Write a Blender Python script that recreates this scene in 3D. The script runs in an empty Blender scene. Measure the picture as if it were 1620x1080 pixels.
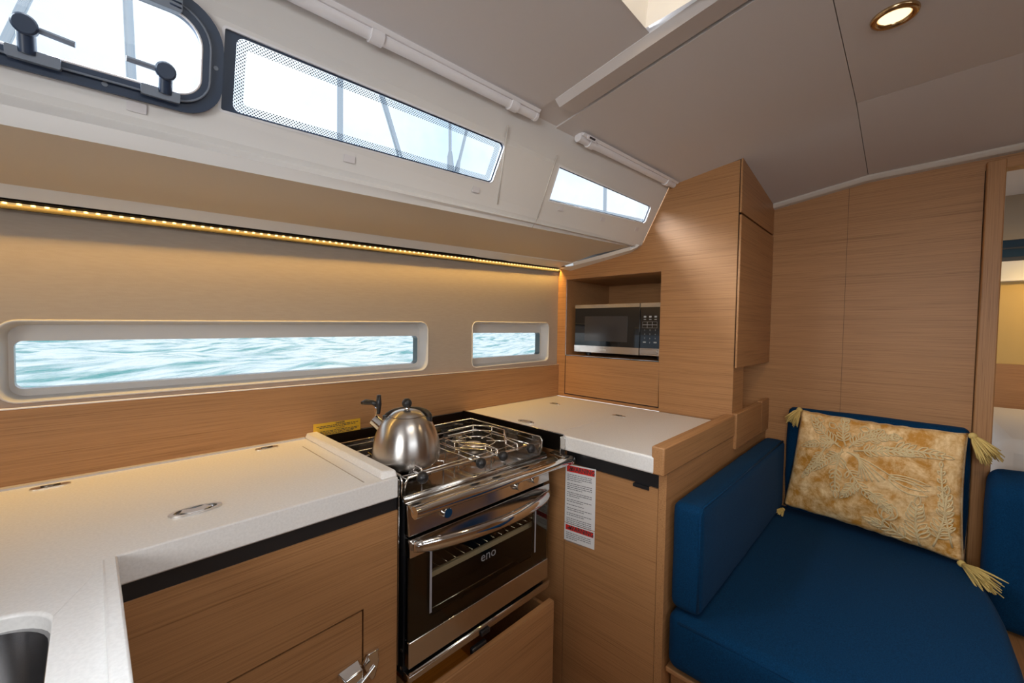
import bpy, bmesh, math, random
from mathutils import Vector, Matrix
from mathutils.geometry import tessellate_polygon
random.seed(7)
sc = bpy.context.scene
COL = sc.collection
PI = math.pi

# ------------------------------------------------------------------ camera
F = 649.0
v1 = Vector((630, -12, F)).normalized()
v2 = Vector((-670, -32, F)); v2 = (v2 - v1 * v2.dot(v1)).normalized()
v3 = v1.cross(v2)
if v3.y > 0: v3 = -v3
R = Matrix((v1, v2, v3))
right = Vector((R[0][0], R[1][0], R[2][0])); down = Vector((R[0][1], R[1][1], R[2][1])); fwd = Vector((R[0][2], R[1][2], R[2][2]))
cam = bpy.data.objects.new('camera', bpy.data.cameras.new('camera')); COL.objects.link(cam)
M = Matrix.Identity(4)
for i in range(3):
    M[i][0] = right[i]; M[i][1] = -down[i]; M[i][2] = -fwd[i]
M[0][3], M[1][3], M[2][3] = 0, 0, 1.21
cam.matrix_world = M
cam.data.sensor_width = 36; cam.data.lens = F * 36 / 1620; cam.data.clip_start = 0.02; cam.data.clip_end = 500
sc.camera = cam

# ------------------------------------------------------------------ view, world, lights
sc.view_settings.view_transform = 'Standard'; sc.view_settings.look = 'None'
sc.view_settings.gamma = 1; sc.view_settings.exposure = 0.0; sc.view_settings.use_curve_mapping = False
W = bpy.data.worlds.new('sky'); sc.world = W; W.use_nodes = True
nt = W.node_tree; nt.nodes.clear()
wo = nt.nodes.new('ShaderNodeOutputWorld'); bg = nt.nodes.new('ShaderNodeBackground')
tc = nt.nodes.new('ShaderNodeTexCoord'); nz = nt.nodes.new('ShaderNodeTexNoise'); cr = nt.nodes.new('ShaderNodeValToRGB')
nz.inputs['Scale'].default_value = 2.6; nz.inputs['Detail'].default_value = 6; nz.inputs['Roughness'].default_value = .55
cr.color_ramp.elements[0].position = .34; cr.color_ramp.elements[0].color = (.62, .80, 1.0, 1)
cr.color_ramp.elements[1].position = .56; cr.color_ramp.elements[1].color = (.95, .98, 1.0, 1)
nt.links.new(tc.outputs['Generated'], nz.inputs['Vector']); nt.links.new(nz.outputs['Fac'], cr.inputs['Fac'])
nt.links.new(cr.outputs['Color'], bg.inputs['Color']); nt.links.new(bg.outputs['Background'], wo.inputs['Surface'])
bg.inputs['Strength'].default_value = 1.3

def area(name, loc, target, sx, sy, power, color=(1, 1, 1), spread=PI):
    l = bpy.data.lights.new(name, 'AREA'); l.shape = 'RECTANGLE'; l.size = sx; l.size_y = sy
    l.energy = power; l.color = color; l.spread = spread
    o = bpy.data.objects.new(name, l); COL.objects.link(o)
    d = Vector(target) - Vector(loc)
    o.location = loc; o.rotation_euler = d.to_track_quat('-Z', 'Y').to_euler()
    return o
# added fill lamps: aft at the companionway, to starboard, and in the hatch well
area('companionway_fill', (-1.05, -.30, 1.42), (1.4, .60, .95), .7, .5, 4.4, (1.0, .985, .96), 1.7)
area('starboard_fill', (.10, -1.42, 1.55), (.3, .9, .6), 1.2, .26, 2.6, (.88, .94, 1.0), 1.9)
area('hatch_fill', (.36, .05, 1.915), (.36, .06, .5), .55, .45, 2.5, (.97, .98, 1.0))
# added area lamps just outside this side's deckhouse windows, topping up their daylight
area('port_window_fill', (.33, 1.02, 1.86), (.45, .35, .9), .9, .22, 26, (.83, .91, 1.0), 2.6)
area('portlight_fill', (-.35, 1.06, 1.86), (.2, .2, 1.0), .6, .22, 18, (.83, .91, 1.0), 2.6)
area('small_window_fill', (1.2, .96, 1.84), (1.1, .35, .9), .5, .12, 5, (.88, .94, 1.0), 2.6)

# ------------------------------------------------------------------ materials
def mat(name, color, rough=.5, metal=0.0, spec=.5, emit=None, estr=0.0, coat=0.0, alpha=None):
    m = bpy.data.materials.new(name); m.use_nodes = True
    b = m.node_tree.nodes['Principled BSDF']
    b.inputs['Base Color'].default_value = (*color, 1); b.inputs['Roughness'].default_value = rough
    b.inputs['Metallic'].default_value = metal; b.inputs['Specular IOR Level'].default_value = spec
    b.inputs['Coat Weight'].default_value = coat
    if emit: b.inputs['Emission Color'].default_value = (*emit, 1); b.inputs['Emission Strength'].default_value = estr
    return m
def N(m, t): return m.node_tree.nodes.new(t)
def L(m, a, b): m.node_tree.links.new(a, b)
def bsdf(m): return m.node_tree.nodes['Principled BSDF']

def noise_tint(m, scale, c0, c1, p0=.35, p1=.65, detail=4, mapping=(1, 1, 1)):
    t = N(m, 'ShaderNodeTexCoord'); mp = N(m, 'ShaderNodeMapping'); n = N(m, 'ShaderNodeTexNoise'); r = N(m, 'ShaderNodeValToRGB')
    mp.inputs['Scale'].default_value = mapping; n.inputs['Scale'].default_value = scale; n.inputs['Detail'].default_value = detail
    r.color_ramp.elements[0].color = (*c0, 1); r.color_ramp.elements[1].color = (*c1, 1)
    r.color_ramp.elements[0].position = p0; r.color_ramp.elements[1].position = p1
    L(m, t.outputs['Object'], mp.inputs['Vector']); L(m, mp.outputs['Vector'], n.inputs['Vector']); L(m, n.outputs['Fac'], r.inputs['Fac'])
    L(m, r.outputs['Color'], bsdf(m).inputs['Base Color'])
    return mp, n, r
def bump(m, vec_out, scale, strength, dist=.001, detail=2):
    n = N(m, 'ShaderNodeTexNoise'); n.inputs['Scale'].default_value = scale; n.inputs['Detail'].default_value = detail
    b = N(m, 'ShaderNodeBump'); b.inputs['Strength'].default_value = strength; b.inputs['Distance'].default_value = dist
    if vec_out is None:
        vec_out = N(m, 'ShaderNodeTexCoord').outputs['Object']
    L(m, vec_out, n.inputs['Vector']); L(m, n.outputs['Fac'], b.inputs['Height']); L(m, b.outputs['Normal'], bsdf(m).inputs['Normal'])

def wood(axis, name, light=(.46, .235, .100), dark=(.255, .118, .045)):
    m = mat(name, light, .42, 0, .35)
    sc_ = {'X': (2.2, 130, 270), 'Y': (130, 2.2, 270), 'Z': (150, 270, 2.6)}[axis]
    t = N(m, 'ShaderNodeTexCoord')
    mp = N(m, 'ShaderNodeMapping'); mp.inputs['Scale'].default_value = sc_
    n1 = N(m, 'ShaderNodeTexNoise'); n1.inputs['Scale'].default_value = 1.6; n1.inputs['Detail'].default_value = 5; n1.inputs['Roughness'].default_value = .7; n1.inputs['Distortion'].default_value = .2
    mp2 = N(m, 'ShaderNodeMapping'); mp2.inputs['Scale'].default_value = tuple(s * .16 for s in sc_)
    n2 = N(m, 'ShaderNodeTexNoise'); n2.inputs['Scale'].default_value = 1.2; n2.inputs['Detail'].default_value = 2
    L(m, t.outputs['Object'], mp.inputs['Vector']); L(m, t.outputs['Object'], mp2.inputs['Vector'])
    L(m, mp.outputs['Vector'], n1.inputs['Vector']); L(m, mp2.outputs['Vector'], n2.inputs['Vector'])
    mx = N(m, 'ShaderNodeMath'); mx.operation = 'MULTIPLY_ADD'; mx.inputs[1].default_value = .16
    L(m, n2.outputs['Fac'], mx.inputs[0]); L(m, n1.outputs['Fac'], mx.inputs[2])
    r = N(m, 'ShaderNodeValToRGB'); r.color_ramp.elements[0].position = .38; r.color_ramp.elements[1].position = .66
    r.color_ramp.elements[0].color = (*dark, 1); r.color_ramp.elements[1].color = (*light, 1)
    e = r.color_ramp.elements.new(.52); e.color = tuple(.32 * d + .68 * l for d, l in zip(dark, light)) + (1,)
    L(m, mx.outputs[0], r.inputs['Fac']); L(m, r.outputs['Color'], bsdf(m).inputs['Base Color'])
    b = N(m, 'ShaderNodeBump'); b.inputs['Strength'].default_value = .12; b.inputs['Distance'].default_value = .0006
    L(m, n1.outputs['Fac'], b.inputs['Height']); L(m, b.outputs['Normal'], bsdf(m).inputs['Normal'])
    return m
WX = wood('X', 'oak_along_boat'); WY = wood('Y', 'oak_across_boat'); WZ = wood('Z', 'oak_upright')
GEL = mat('white_gelcoat', (.74, .725, .705), .38)
noise_tint(GEL, 3, (.725, .71, .69), (.755, .74, .72))
COUNTER = mat('white_worktop', (.84, .815, .775), .33)
noise_tint(COUNTER, 260, (.80, .79, .775), (.86, .85, .835), detail=2)
VINYL = mat('beige_vinyl', (.60, .54, .465), .6)
noise_tint(VINYL, 40, (.425, .352, .282), (.445, .372, .300), mapping=(1, 1, 6)); bump(VINYL, None, 500, .15)
TAN = mat('tan_liner', (.64, .56, .455), .6); bump(TAN, None, 420, .12)
CEIL = mat('grey_beige_ceiling', (.66, .62, .605), .7); bump(CEIL, None, 600, .15)
FRAME_W = mat('window_recess_white', (.60, .59, .58), .4)
DARK = mat('dark_gap', (.012, .011, .012), .6)
BLACKP = mat('black_plastic', (.015, .015, .017), .35)
NAVY = mat('dark_portlight_frame', (.018, .036, .075), .38)
GREYP = mat('grey_portlight_plastic', (.17, .20, .25), .35)
CHROME = mat('chrome', (.78, .77, .75), .09, 1.0)
STEEL = mat('polished_steel', (.66, .64, .615), .16, 1.0)
HOBST = mat('hob_steel', (.34, .32, .30), .12, 1.0)
DSTEEL = mat('dark_steel', (.16, .14, .125), .28, 1.0)
BRUSH = mat('brushed_steel', (.60, .575, .55), .27, 1.0)
bsdf(BRUSH).inputs['Anisotropic'].default_value = .75; bsdf(BRUSH).inputs['Anisotropic Rotation'].default_value = .25
tg_ = N(BRUSH, 'ShaderNodeTangent'); tg_.direction_type = 'RADIAL'; tg_.axis = 'Z'; L(BRUSH, tg_.outputs[0], bsdf(BRUSH).inputs['Tangent'])
WHITEP = mat('white_plastic', (.86, .845, .865), .3)
BLACKG = mat('black_glass', (.004, .004, .005), .06, 0, .7)
SCREEN = mat('microwave_door_screen', (.045, .041, .042), .12)
PRINT = mat('grey_print', (.55, .55, .55), .5)
PAPER = mat('white_label', (.80, .80, .81), .5)
RED = mat('red_print', (.72, .025, .02), .5)
YELLOW = mat('yellow_label', (.80, .46, .03), .5)
INK = mat('dark_ink', (.05, .045, .05), .6)
LOGO = mat('grey_logo', (.30, .30, .32), .5)
STRIP = mat('grey_glass_strip', (.34, .34, .38), .4)
BEDW = mat('pale_bedding', (.72, .69, .66), .8)
def blue_fabric(name, c0, c1):
    m = mat(name, c1, .85, 0, .10)
    noise_tint(m, 420, c0, c1, .3, .7, 3)
    bsdf(m).inputs['Sheen Weight'].default_value = .06; bsdf(m).inputs['Sheen Tint'].default_value = (.35, .55, .9, 1)
    t = N(m, 'ShaderNodeTexCoord'); w1 = N(m, 'ShaderNodeTexNoise'); w1.inputs['Scale'].default_value = 900
    b = N(m, 'ShaderNodeBump'); b.inputs['Strength'].default_value = .3; b.inputs['Distance'].default_value = .0008
    L(m, t.outputs['Object'], w1.inputs['Vector']); L(m, w1.outputs['Fac'], b.inputs['Height']); L(m, b.outputs['Normal'], bsdf(m).inputs['Normal'])
    return m
BLUE = blue_fabric('blue_upholstery', (.0006, .021, .064), (.002, .041, .112))
VELVET = mat('golden_crushed_velvet', (.6, .35, .1), .7)
mpv, nv, rv = noise_tint(VELVET, 19, (.54, .24, .028), (.97, .72, .39), .41, .64, 8)
nv.inputs['Roughness'].default_value = .72; nv.inputs['Distortion'].default_value = .3
bsdf(VELVET).inputs['Sheen Weight'].default_value = .5; bsdf(VELVET).inputs['Sheen Tint'].default_value = (1, .8, .5, 1); bsdf(VELVET).inputs['Sheen Roughness'].default_value = .35
bump(VELVET, None, 70, .5, .004, 5)
CORD = mat('tan_embroidery_cord', (.74, .58, .32), .8)
TASSEL = mat('straw_yellow_yarn', (.62, .45, .15), .85); bump(TASSEL, None, 900, .5, .001)

def glassy(name, tint, refl=.06, rough=.0):
    m = bpy.data.materials.new(name); m.use_nodes = True; t = m.node_tree; t.nodes.clear()
    o = t.nodes.new('ShaderNodeOutputMaterial'); a = t.nodes.new('ShaderNodeBsdfTransparent'); g = t.nodes.new('ShaderNodeBsdfGlossy'); x = t.nodes.new('ShaderNodeMixShader')
    a.inputs['Color'].default_value = (*tint, 1); g.inputs['Roughness'].default_value = rough
    lw = t.nodes.new('ShaderNodeLayerWeight'); lw.inputs['Blend'].default_value = .15
    mm = t.nodes.new('ShaderNodeMath'); mm.operation = 'MULTIPLY_ADD'; mm.inputs[1].default_value = .5; mm.inputs[2].default_value = refl
    t.links.new(lw.outputs['Fresnel'], mm.inputs[0]); t.links.new(mm.outputs[0], x.inputs['Fac'])
    t.links.new(a.outputs[0], x.inputs[1]); t.links.new(g.outputs[0], x.inputs[2]); t.links.new(x.outputs[0], o.inputs['Surface'])
    return m
GLASS = glassy('window_glass', (.94, .97, .98), .01)
OVENG = glassy('dark_oven_glass', (.80, .78, .72), .03, .01)
# printed border of dots on the glass: dark dots on clear glass
FRIT = bpy.data.materials.new('dotted_glass_border'); FRIT.use_nodes = True
t = FRIT.node_tree; t.nodes.clear()
o = t.nodes.new('ShaderNodeOutputMaterial'); a = t.nodes.new('ShaderNodeBsdfTransparent'); d = t.nodes.new('ShaderNodeBsdfDiffuse'); x = t.nodes.new('ShaderNodeMixShader')
d.inputs['Color'].default_value = (.03, .04, .06, 1); a.inputs['Color'].default_value = (.93, .96, .98, 1)
vor = t.nodes.new('ShaderNodeTexVoronoi'); vor.voronoi_dimensions = '2D'; vor.inputs['Randomness'].default_value = 0.0; vor.inputs['Scale'].default_value = 270
tcn = t.nodes.new('ShaderNodeUVMap'); cmp = t.nodes.new('ShaderNodeMath'); cmp.operation = 'LESS_THAN'; cmp.inputs[1].default_value = .31
mpr = t.nodes.new('ShaderNodeMapping'); mpr.inputs['Rotation'].default_value = (0, 0, PI / 4)
t.links.new(tcn.outputs['UV'], mpr.inputs['Vector']); t.links.new(mpr.outputs['Vector'], vor.inputs['Vector'])
t.links.new(vor.outputs['Distance'], cmp.inputs[0]); t.links.new(cmp.outputs[0], x.inputs['Fac'])
t.links.new(a.outputs[0], x.inputs[1]); t.links.new(d.outputs[0], x.inputs[2]); t.links.new(x.outputs[0], o.inputs['Surface'])

# ------------------------------------------------------------------ object helpers
def tag(o, label=None, cat=None, group=None, kind=None):
    if label: o['label'] = label
    if cat: o['category'] = cat
    if group: o['group'] = group
    if kind: o['kind'] = kind
    return o
def thing(name, loc, label, cat, group=None):
    o = bpy.data.objects.new(name, None); COL.objects.link(o); o.location = loc; o.empty_display_size = .05
    return tag(o, label, cat, group)
def obj(name, bm, m, parent=None, smooth=None, bevel=0, seg=2, sub=0, kind=None, label=None):
    """link a bmesh given in room coordinates as one object (re-based onto its parent)"""
    if parent:
        w = Vector((0, 0, 0)); p = parent
        while p: w += p.location; p = p.parent
        bmesh.ops.translate(bm, verts=bm.verts, vec=-w)
    bmesh.ops.recalc_face_normals(bm, faces=bm.faces)
    me = bpy.data.meshes.new(name); bm.to_mesh(me); bm.free()
    me.materials.append(m)
    o = bpy.data.objects.new(name, me); COL.objects.link(o)
    if parent: o.parent = parent
    if kind: o['kind'] = kind
    if label: o['label'] = label
    if bevel:
        b = o.modifiers.new('bevel', 'BEVEL'); b.width = bevel; b.segments = seg; b.limit_method = 'ANGLE'; b.angle_limit = .6
    if sub:
        s = o.modifiers.new('sub', 'SUBSURF'); s.levels = sub; s.render_levels = sub
    if smooth is not None:
        me.shade_smooth() if smooth >= PI else me.shade_auto(smooth) if hasattr(me, 'shade_auto') else set_smooth(me, smooth)
    elif bevel:
        set_smooth(me, .6)
    return o
def set_smooth(me, ang):
    bm = bmesh.new(); bm.from_mesh(me)
    for f in bm.faces: f.smooth = True
    for e in bm.edges: e.smooth = len(e.link_faces) == 2 and e.calc_face_angle(9) < ang
    bm.to_mesh(me); bm.free()
def nb(): return bmesh.new()
def box(bm, x0, x1, y0, y1, z0, z1):
    v = [bm.verts.new((x, y, z)) for x in (x0, x1) for y in (y0, y1) for z in (z0, z1)]
    for f in ((0, 1, 3, 2), (4, 6, 7, 5), (0, 4, 5, 1), (2, 3, 7, 6), (0, 2, 6, 4), (1, 5, 7, 3)):
        bm.faces.new([v[i] for i in f])
    return bm
def B(*a): return box(nb(), *a)
def hexa(bm, q0, q1):
    """solid between two quads (lists of 4 points)"""
    a = [bm.verts.new(p) for p in q0]; b = [bm.verts.new(p) for p in q1]
    bm.faces.new(a); bm.faces.new(b[::-1])
    for i in range(4): bm.faces.new((a[i], b[i], b[(i + 1) % 4], a[(i + 1) % 4]))
    return bm
def tube(bm, pts, r, n=10, closed=False, caps=True, flat=None):
    pts = [Vector(p) for p in pts]; k = len(pts); rings = []
    rs = r if isinstance(r, (list, tuple)) else [r] * k
    up = None
    for i, p in enumerate(pts):
        if closed: d = (pts[(i + 1) % k] - pts[i - 1])
        else: d = (pts[min(i + 1, k - 1)] - pts[max(i - 1, 0)])
        d.normalize()
        if up is None:
            up = Vector((0, 0, 1)) if abs(d.z) < .9 else Vector((1, 0, 0))
        a = (up - d * up.dot(d))
        if a.length < 1e-4: a = Vector((1, 0, 0)) - d * d.x
        a.normalize(); b = d.cross(a); up = a
        fa, fb = flat or (1, 1)
        rings.append([bm.verts.new(p + (a * math.cos(2 * PI * j / n) * fa + b * math.sin(2 * PI * j / n) * fb) * rs[i]) for j in range(n)])
    m = k if closed else k - 1
    for i in range(m):
        A, Bq = rings[i], rings[(i + 1) % k]
        for j in range(n): bm.faces.new((A[j], A[(j + 1) % n], Bq[(j + 1) % n], Bq[j]))
    if caps and not closed:
        bm.faces.new(rings[0][::-1]); bm.faces.new(rings[-1])
    return bm
def T(pts, r, n=10, **k): return tube(nb(), pts, r, n, **k)
def lathe(bm, prof, c, n=32, axis='Z'):
    """prof: list of (r, h)"""
    c = Vector(c); rings = []
    def P(r, h, a):
        ca, sa = math.cos(a) * r, math.sin(a) * r
        return c + {'Z': Vector((ca, sa, h)), 'Y': Vector((ca, h, sa)), 'X': Vector((h, ca, sa))}[axis]
    for r, h in prof:
        rings.append([bm.verts.new(P(r, h, 0))] if r < 1e-6 else [bm.verts.new(P(r, h, 2 * PI * j / n)) for j in range(n)])
    for A, Bq in zip(rings, rings[1:]):
        if len(A) == 1 and len(Bq) == 1: continue
        for j in range(n):
            if len(A) == 1: bm.faces.new((A[0], Bq[j], Bq[(j + 1) % n]))
            elif len(Bq) == 1: bm.faces.new((A[j], Bq[0], A[(j + 1) % n]))
            else: bm.faces.new((A[j], A[(j + 1) % n], Bq[(j + 1) % n], Bq[j]))
    return bm
def rrect(x0, x1, y0, y1, r, n=6):
    r = r if isinstance(r, (list, tuple)) else [r] * 4
    out = []
    for (cx, cy, a0, rr) in ((x1, y1, 0, r[0]), (x0, y1, 90, r[1]), (x0, y0, 180, r[2]), (x1, y0, 270, r[3])):
        sx = -1 if cx == x1 else 1; sy = -1 if cy == y1 else 1
        if rr == 0: out.append((cx, cy)); continue
        for i in range(n + 1):
            a = math.radians(a0 + 90 * i / n)
            out.append((cx + sx * rr + rr * math.cos(a), cy + sy * rr + rr * math.sin(a)))
    return out
def plate(bm, loops, fmap, t0, t1, uv=False):
    """flat shape with holes (2-D loops), mapped to room coordinates by fmap(a, b, depth), from depth t0 to t1"""
    tri = tessellate_polygon([[Vector((a, b, 0)) for a, b in lp] for lp in loops])
    flat = [p for lp in loops for p in lp]
    uvl = bm.loops.layers.uv.verify() if uv else None
    idx = {}
    V0 = [bm.verts.new(fmap(a, b, t0)) for a, b in flat]
    V1 = [bm.verts.new(fmap(a, b, t1)) for a, b in flat] if t1 != t0 else None
    for i, v in enumerate(V0): idx[v] = i
    if V1:
        for i, v in enumerate(V1): idx[v] = i
    for q in tri:
        try:
            bm.faces.new([V0[i] for i in q])
            if V1: bm.faces.new([V1[i] for i in reversed(q)])
        except ValueError: pass
    if V1:
        s = 0
        for lp in loops:
            k = len(lp)
            for i in range(k):
                a, b = s + i, s + (i + 1) % k
                bm.faces.new((V0[a], V0[b], V1[b], V1[a]))
            s += k
    if uv:
        for f in bm.faces:
            for l in f.loops: l[uvl].uv = flat[idx[l.vert]]
    return bm
def ring_wall(bm, loop, fmap, t0, t1, loop2=None):
    loop2 = loop2 or loop
    A = [bm.verts.new(fmap(a, b, t0)) for a, b in loop]; C = [bm.verts.new(fmap(a, b, t1)) for a, b in loop2]
    for i in range(len(loop)):
        j = (i + 1) % len(loop); bm.faces.new((A[i], A[j], C[j], C[i]))
    return bm
def text_bm(s, size, fmap, depth=.0004, align='CENTER', bold=0):
    cu = bpy.data.curves.new('text', 'FONT'); cu.body = s; cu.size = size; cu.align_x = align; cu.align_y = 'CENTER'; cu.resolution_u = 2; cu.offset = bold
    ob = bpy.data.objects.new('text', cu); COL.objects.link(ob)
    me = bpy.data.meshes.new_from_object(ob)
    bm = nb(); bm.from_mesh(me)
    for v in bm.verts: v.co = fmap(v.co.x, v.co.y, depth)
    bpy.data.objects.remove(ob); bpy.data.curves.remove(cu); bpy.data.meshes.remove(me)
    return bm
def merge(bm, other):
    me = bpy.data.meshes.new('tmp'); other.to_mesh(me); other.free(); bm.from_mesh(me); bpy.data.meshes.remove(me); return bm

# ------------------------------------------------------------------ the shape of the cabin
def wall(x, z, d): return Vector((x, 1.193 - .0125 * x + d, z))          # hull side lining, d outwards
A0, A1 = Vector((-.07, .84, 1.51)), Vector((1.51, .766, 1.54))
B0, B1 = Vector((-.07, .7825, 1.747)), Vector((1.51, .66, 1.747))
def side(a, b, d):                                                        # deckhouse side, a metres forward, b metres up, d outwards
    s, w = a / 1.58, b / .25
    p = (A0.lerp(A1, s)).lerp(B0.lerp(B1, s), w)
    du = (A1 - A0).lerp(B1 - B0, w); dv = B0.lerp(B1, s) - A0.lerp(A1, s)
    n = dv.cross(du).normalized()
    if n.y < 0: n = -n
    return p + n * d
def wall_top(x): return 1.418 + (x + .11) * .0375
def E1(x):
    k = max(0, min(1, (x - .85) / .61)); y = 1.122 - .066 * k * k * (3 - 2 * k)
    return Vector((x, y, 1.21 + (.218 + .0430 * (x * 1.05 / y + .096)) * y / 1.05))
def E2(x): return Vector((x, .83 - .0275 * (x + .07), 1.456 + .0484 * (x + .074)))
def roof_edge(x): return .66 + .0775 * (1.51 - x)
def zc(x, y):
    ye = roof_edge(min(x, 1.51))
    z = 1.752 + .15 * (ye - max(y, .128))
    if y < .128: z += .012 * min(1, (.128 - y) / .4)
    if y < -.35: z -= .12 * (-.35 - y)
    return z - .135 * max(0, x - 1.46)

# ---- hull lining with two window recesses
def win_recess(n, rx0, rx1, z0l, z1l, z0r, z1r, r, gx0, gx1, g0l, g1l, g0r, g1r, gr):
    def shear(loop, x0, x1, b0, t0, b1, t1):
        out = []
        for a, b in loop:
            s = (a - x0) / (x1 - x0); lo = b0 + (b1 - b0) * s; hi = t0 + (t1 - t0) * s
            out.append((a, lo + (hi - lo) * b))
        return out
    H = z1l - z0l; hg = g1l - g0l
    def rr(x0, x1, rad, h):
        return [(a, b / h) for a, b in rrect(x0, x1, 0, h, rad)]
    outer = shear(rr(rx0, rx1, r, H), rx0, rx1, z0l, z1l, z0r, z1r)
    inner = shear(rr(rx0 + .012, rx1 - .012, r * .85, H), rx0, rx1, z0l + .008, z1l - .008, z0r + .008, z1r - .008)
    glass = shear(rr(gx0, gx1, gr, hg), gx0, gx1, g0l, g1l, g0r, g1r)
    bm = nb()
    ring_wall(bm, outer, wall, 0.0, .034, inner)
    plate(bm, [inner, glass], wall, .034, .034)
    o = obj('window_%d' % n, bm, FRAME_W, None, smooth=.7, kind='structure')
    bm = nb(); ring_wall(bm, glass, wall, .034, .062)
    obj('window_reveal', bm, mat('dark_window_edge_%d' % n, (.05, .075, .08), .25), o, smooth=.7)
    gin = [(a, b) for a, b in glass]
    obj('window_pane', plate(nb(), [gin], wall, .056, .056), GLASS, o)
    bead = nb(); tube(bead, [wall(a, b, -.001) for a, b in outer], .0025, 6, closed=True)
    obj('window_bead', bead, FRAME_W, o, smooth=4)
    return outer
holeA = win_recess(1, -.120, .806, 1.055, 1.2085, 1.0615, 1.2245, .028, -.101, .787, 1.077, 1.170, 1.083, 1.1775, .012)
holeB = win_recess(2, 1.002, 1.448, 1.0565, 1.2300, 1.0645, 1.2345, .022, 1.026, 1.428, 1.089, 1.1875, 1.0925, 1.1895, .010)
bm = nb()
plate(bm, [[(-1.7, .6), (1.512, .6), (1.512, 1.50), (-1.7, 1.375)], holeA, holeB], wall, 0, 0)
obj('wall_left', bm, VINYL, kind='structure')

# ---- deckhouse side and the shelf underside beneath it
def skew_big(lp):   # lower edge rises forward, upper edge falls slightly, forward end leans
    out = []
    for a, b in lp:
        k = max(0, (a - .2) / .6); u = (b - .046) / .124
        out.append((a - (1 - u) * .012 * k, .046 + k * .0155 + u * (.124 - k * .0205)))
    return out
bigwin = skew_big(rrect(.2245, .806, .046, .170, [.014, .003, .003, .010]))
bigpane = skew_big(rrect(.241, .8025, .0495, .1665, [.011, .012, .012, .008]))
bigclear = skew_big(rrect(.2565, .787, .064, .152, [.004, .006, .006, .004]))
porthole = [(a, b + (.018 * (a - .2) if b < .1 else .004 * (a - .2))) for a, b in rrect(-.60, .2165, .033, .182, [.055, .05, .05, .045], 10)]
smallwin = [(1.011, .063), (1.525, .0865), (1.533, .094), (1.527, .147), (1.520, .1525), (1.012, .163)]
bm = nb()
plate(bm, [[(-1.7, 0), (1.58, 0), (1.58, .272), (-1.7, .272)], bigwin, smallwin, porthole], side, 0, 0)
xs = [-1.7 + i * .1 for i in range(32)] + [1.47]
pr = []
for x in xs:
    e3 = side(x + .07, 0, 0); e2 = E2(x); e1 = E1(x)
    mid = e3.lerp(e2, .52) + Vector((0, -.009, -.002))
    prof = [e3, e3 + Vector((0, .007, -.009)), mid, e2 + Vector((0, -.003, .010)), e2]
    pr.append([bm.verts.new(p) for p in prof])
for P, Q in zip(pr, pr[1:]):
    for i in range(4): bm.faces.new((P[i], P[i + 1], Q[i + 1], Q[i]))
# strip by the LED and the raised flange at the forward end
st = [[bm.verts.new(p) for p in (E1(x), E1(x) + Vector((0, .0015, -.003)), Vector((x, 1.143, wall_top(x) + .003)), Vector((x, 1.150, wall_top(x) + .014)))] for x in (-1.7, -.5, 0, .5, .85, 1.0, 1.15, 1.3, 1.4, 1.46)]
for P, Q in zip(st, st[1:]):
    for i in range(3): bm.faces.new((P[i], P[i + 1], Q[i + 1], Q[i]))
fl_in = [E1(1.46), (1.46, .92, 1.512), E2(1.46), E2(1.47), side(1.54, 0, 0)]
fl_a = [(1.47, 1.060, 1.484), (1.47, .92, 1.500), (1.47, .792, 1.518), (1.475, .765, 1.528), (1.49, .764, 1.538)]
fl_b = [(1.512, 1.103, 1.470), (1.512, .95, 1.494), (1.512, .814, 1.516), (1.512, .775, 1.534), (1.512, .764, 1.543)]
rows = [[bm.verts.new(p) for p in r_] for r_ in (fl_in, fl_a, fl_b)]
for P, Q in zip(rows, rows[1:]):
    for i in range(4): bm.faces.new((P[i], P[i + 1], Q[i + 1], Q[i]))
bm.faces.new([bm.verts.new(p) for p in ((1.46, 1.152, wall_top(1.46) + .004), (1.512, 1.152, wall_top(1.5) + .004), (1.512, 1.103, 1.470), (1.47, 1.06, 1.484))])
WT = obj('wall_top', bm, GEL, smooth=.5, kind='structure')
tan = nb()
tq = [[tan.verts.new(E1(x)), tan.verts.new((x, .95, (E1(x).z + E2(x).z) / 2 + .004)), tan.verts.new(E2(x))] for x in (-1.7, -.5, 0, .5, .85, 1.0, 1.15, 1.3, 1.4, 1.46)]
for P, Q in zip(tq, tq[1:]):
    for i in range(2): tan.faces.new((P[i], P[i + 1], Q[i + 1], Q[i]))
core = nb(); cq = []
for x in (-1.7, -.8, 0, .8, 1.64):
    cq.append([core.verts.new(side(x + .07, .018, .008)), core.verts.new((x, 1.0, 1.51 + .02 * max(0, x - .3))), core.verts.new((x, 1.26, wall_top(x) + .05))])
for P, Q in zip(cq, cq[1:]):
    for i in range(2): core.faces.new((P[i], P[i + 1], Q[i + 1], Q[i]))
obj('leak_block', core, DARK, WT)  # unseen opaque sheet added above the liner to stop daylight leaking in
obj('tan_liner_panel', tan, TAN, WT, smooth=4)
# moulded joints of the deckhouse lining
sm = nb()
for a_, b_ in (((.800, .21), (.828, .012)), ((.99, .19), (.985, .004))):
    tube(sm, [side(a_[0], a_[1], -.0006), side(b_[0], b_[1], -.0006)], .0016, 6)
tube(sm, [side(.985, .004, 0), E2(.905) + Vector((0, 0, -.001))], .0012, 6)
obj('moulding_joint', sm, mat('sealant', (.60, .57, .53), .5), WT, smooth=4)

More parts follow.
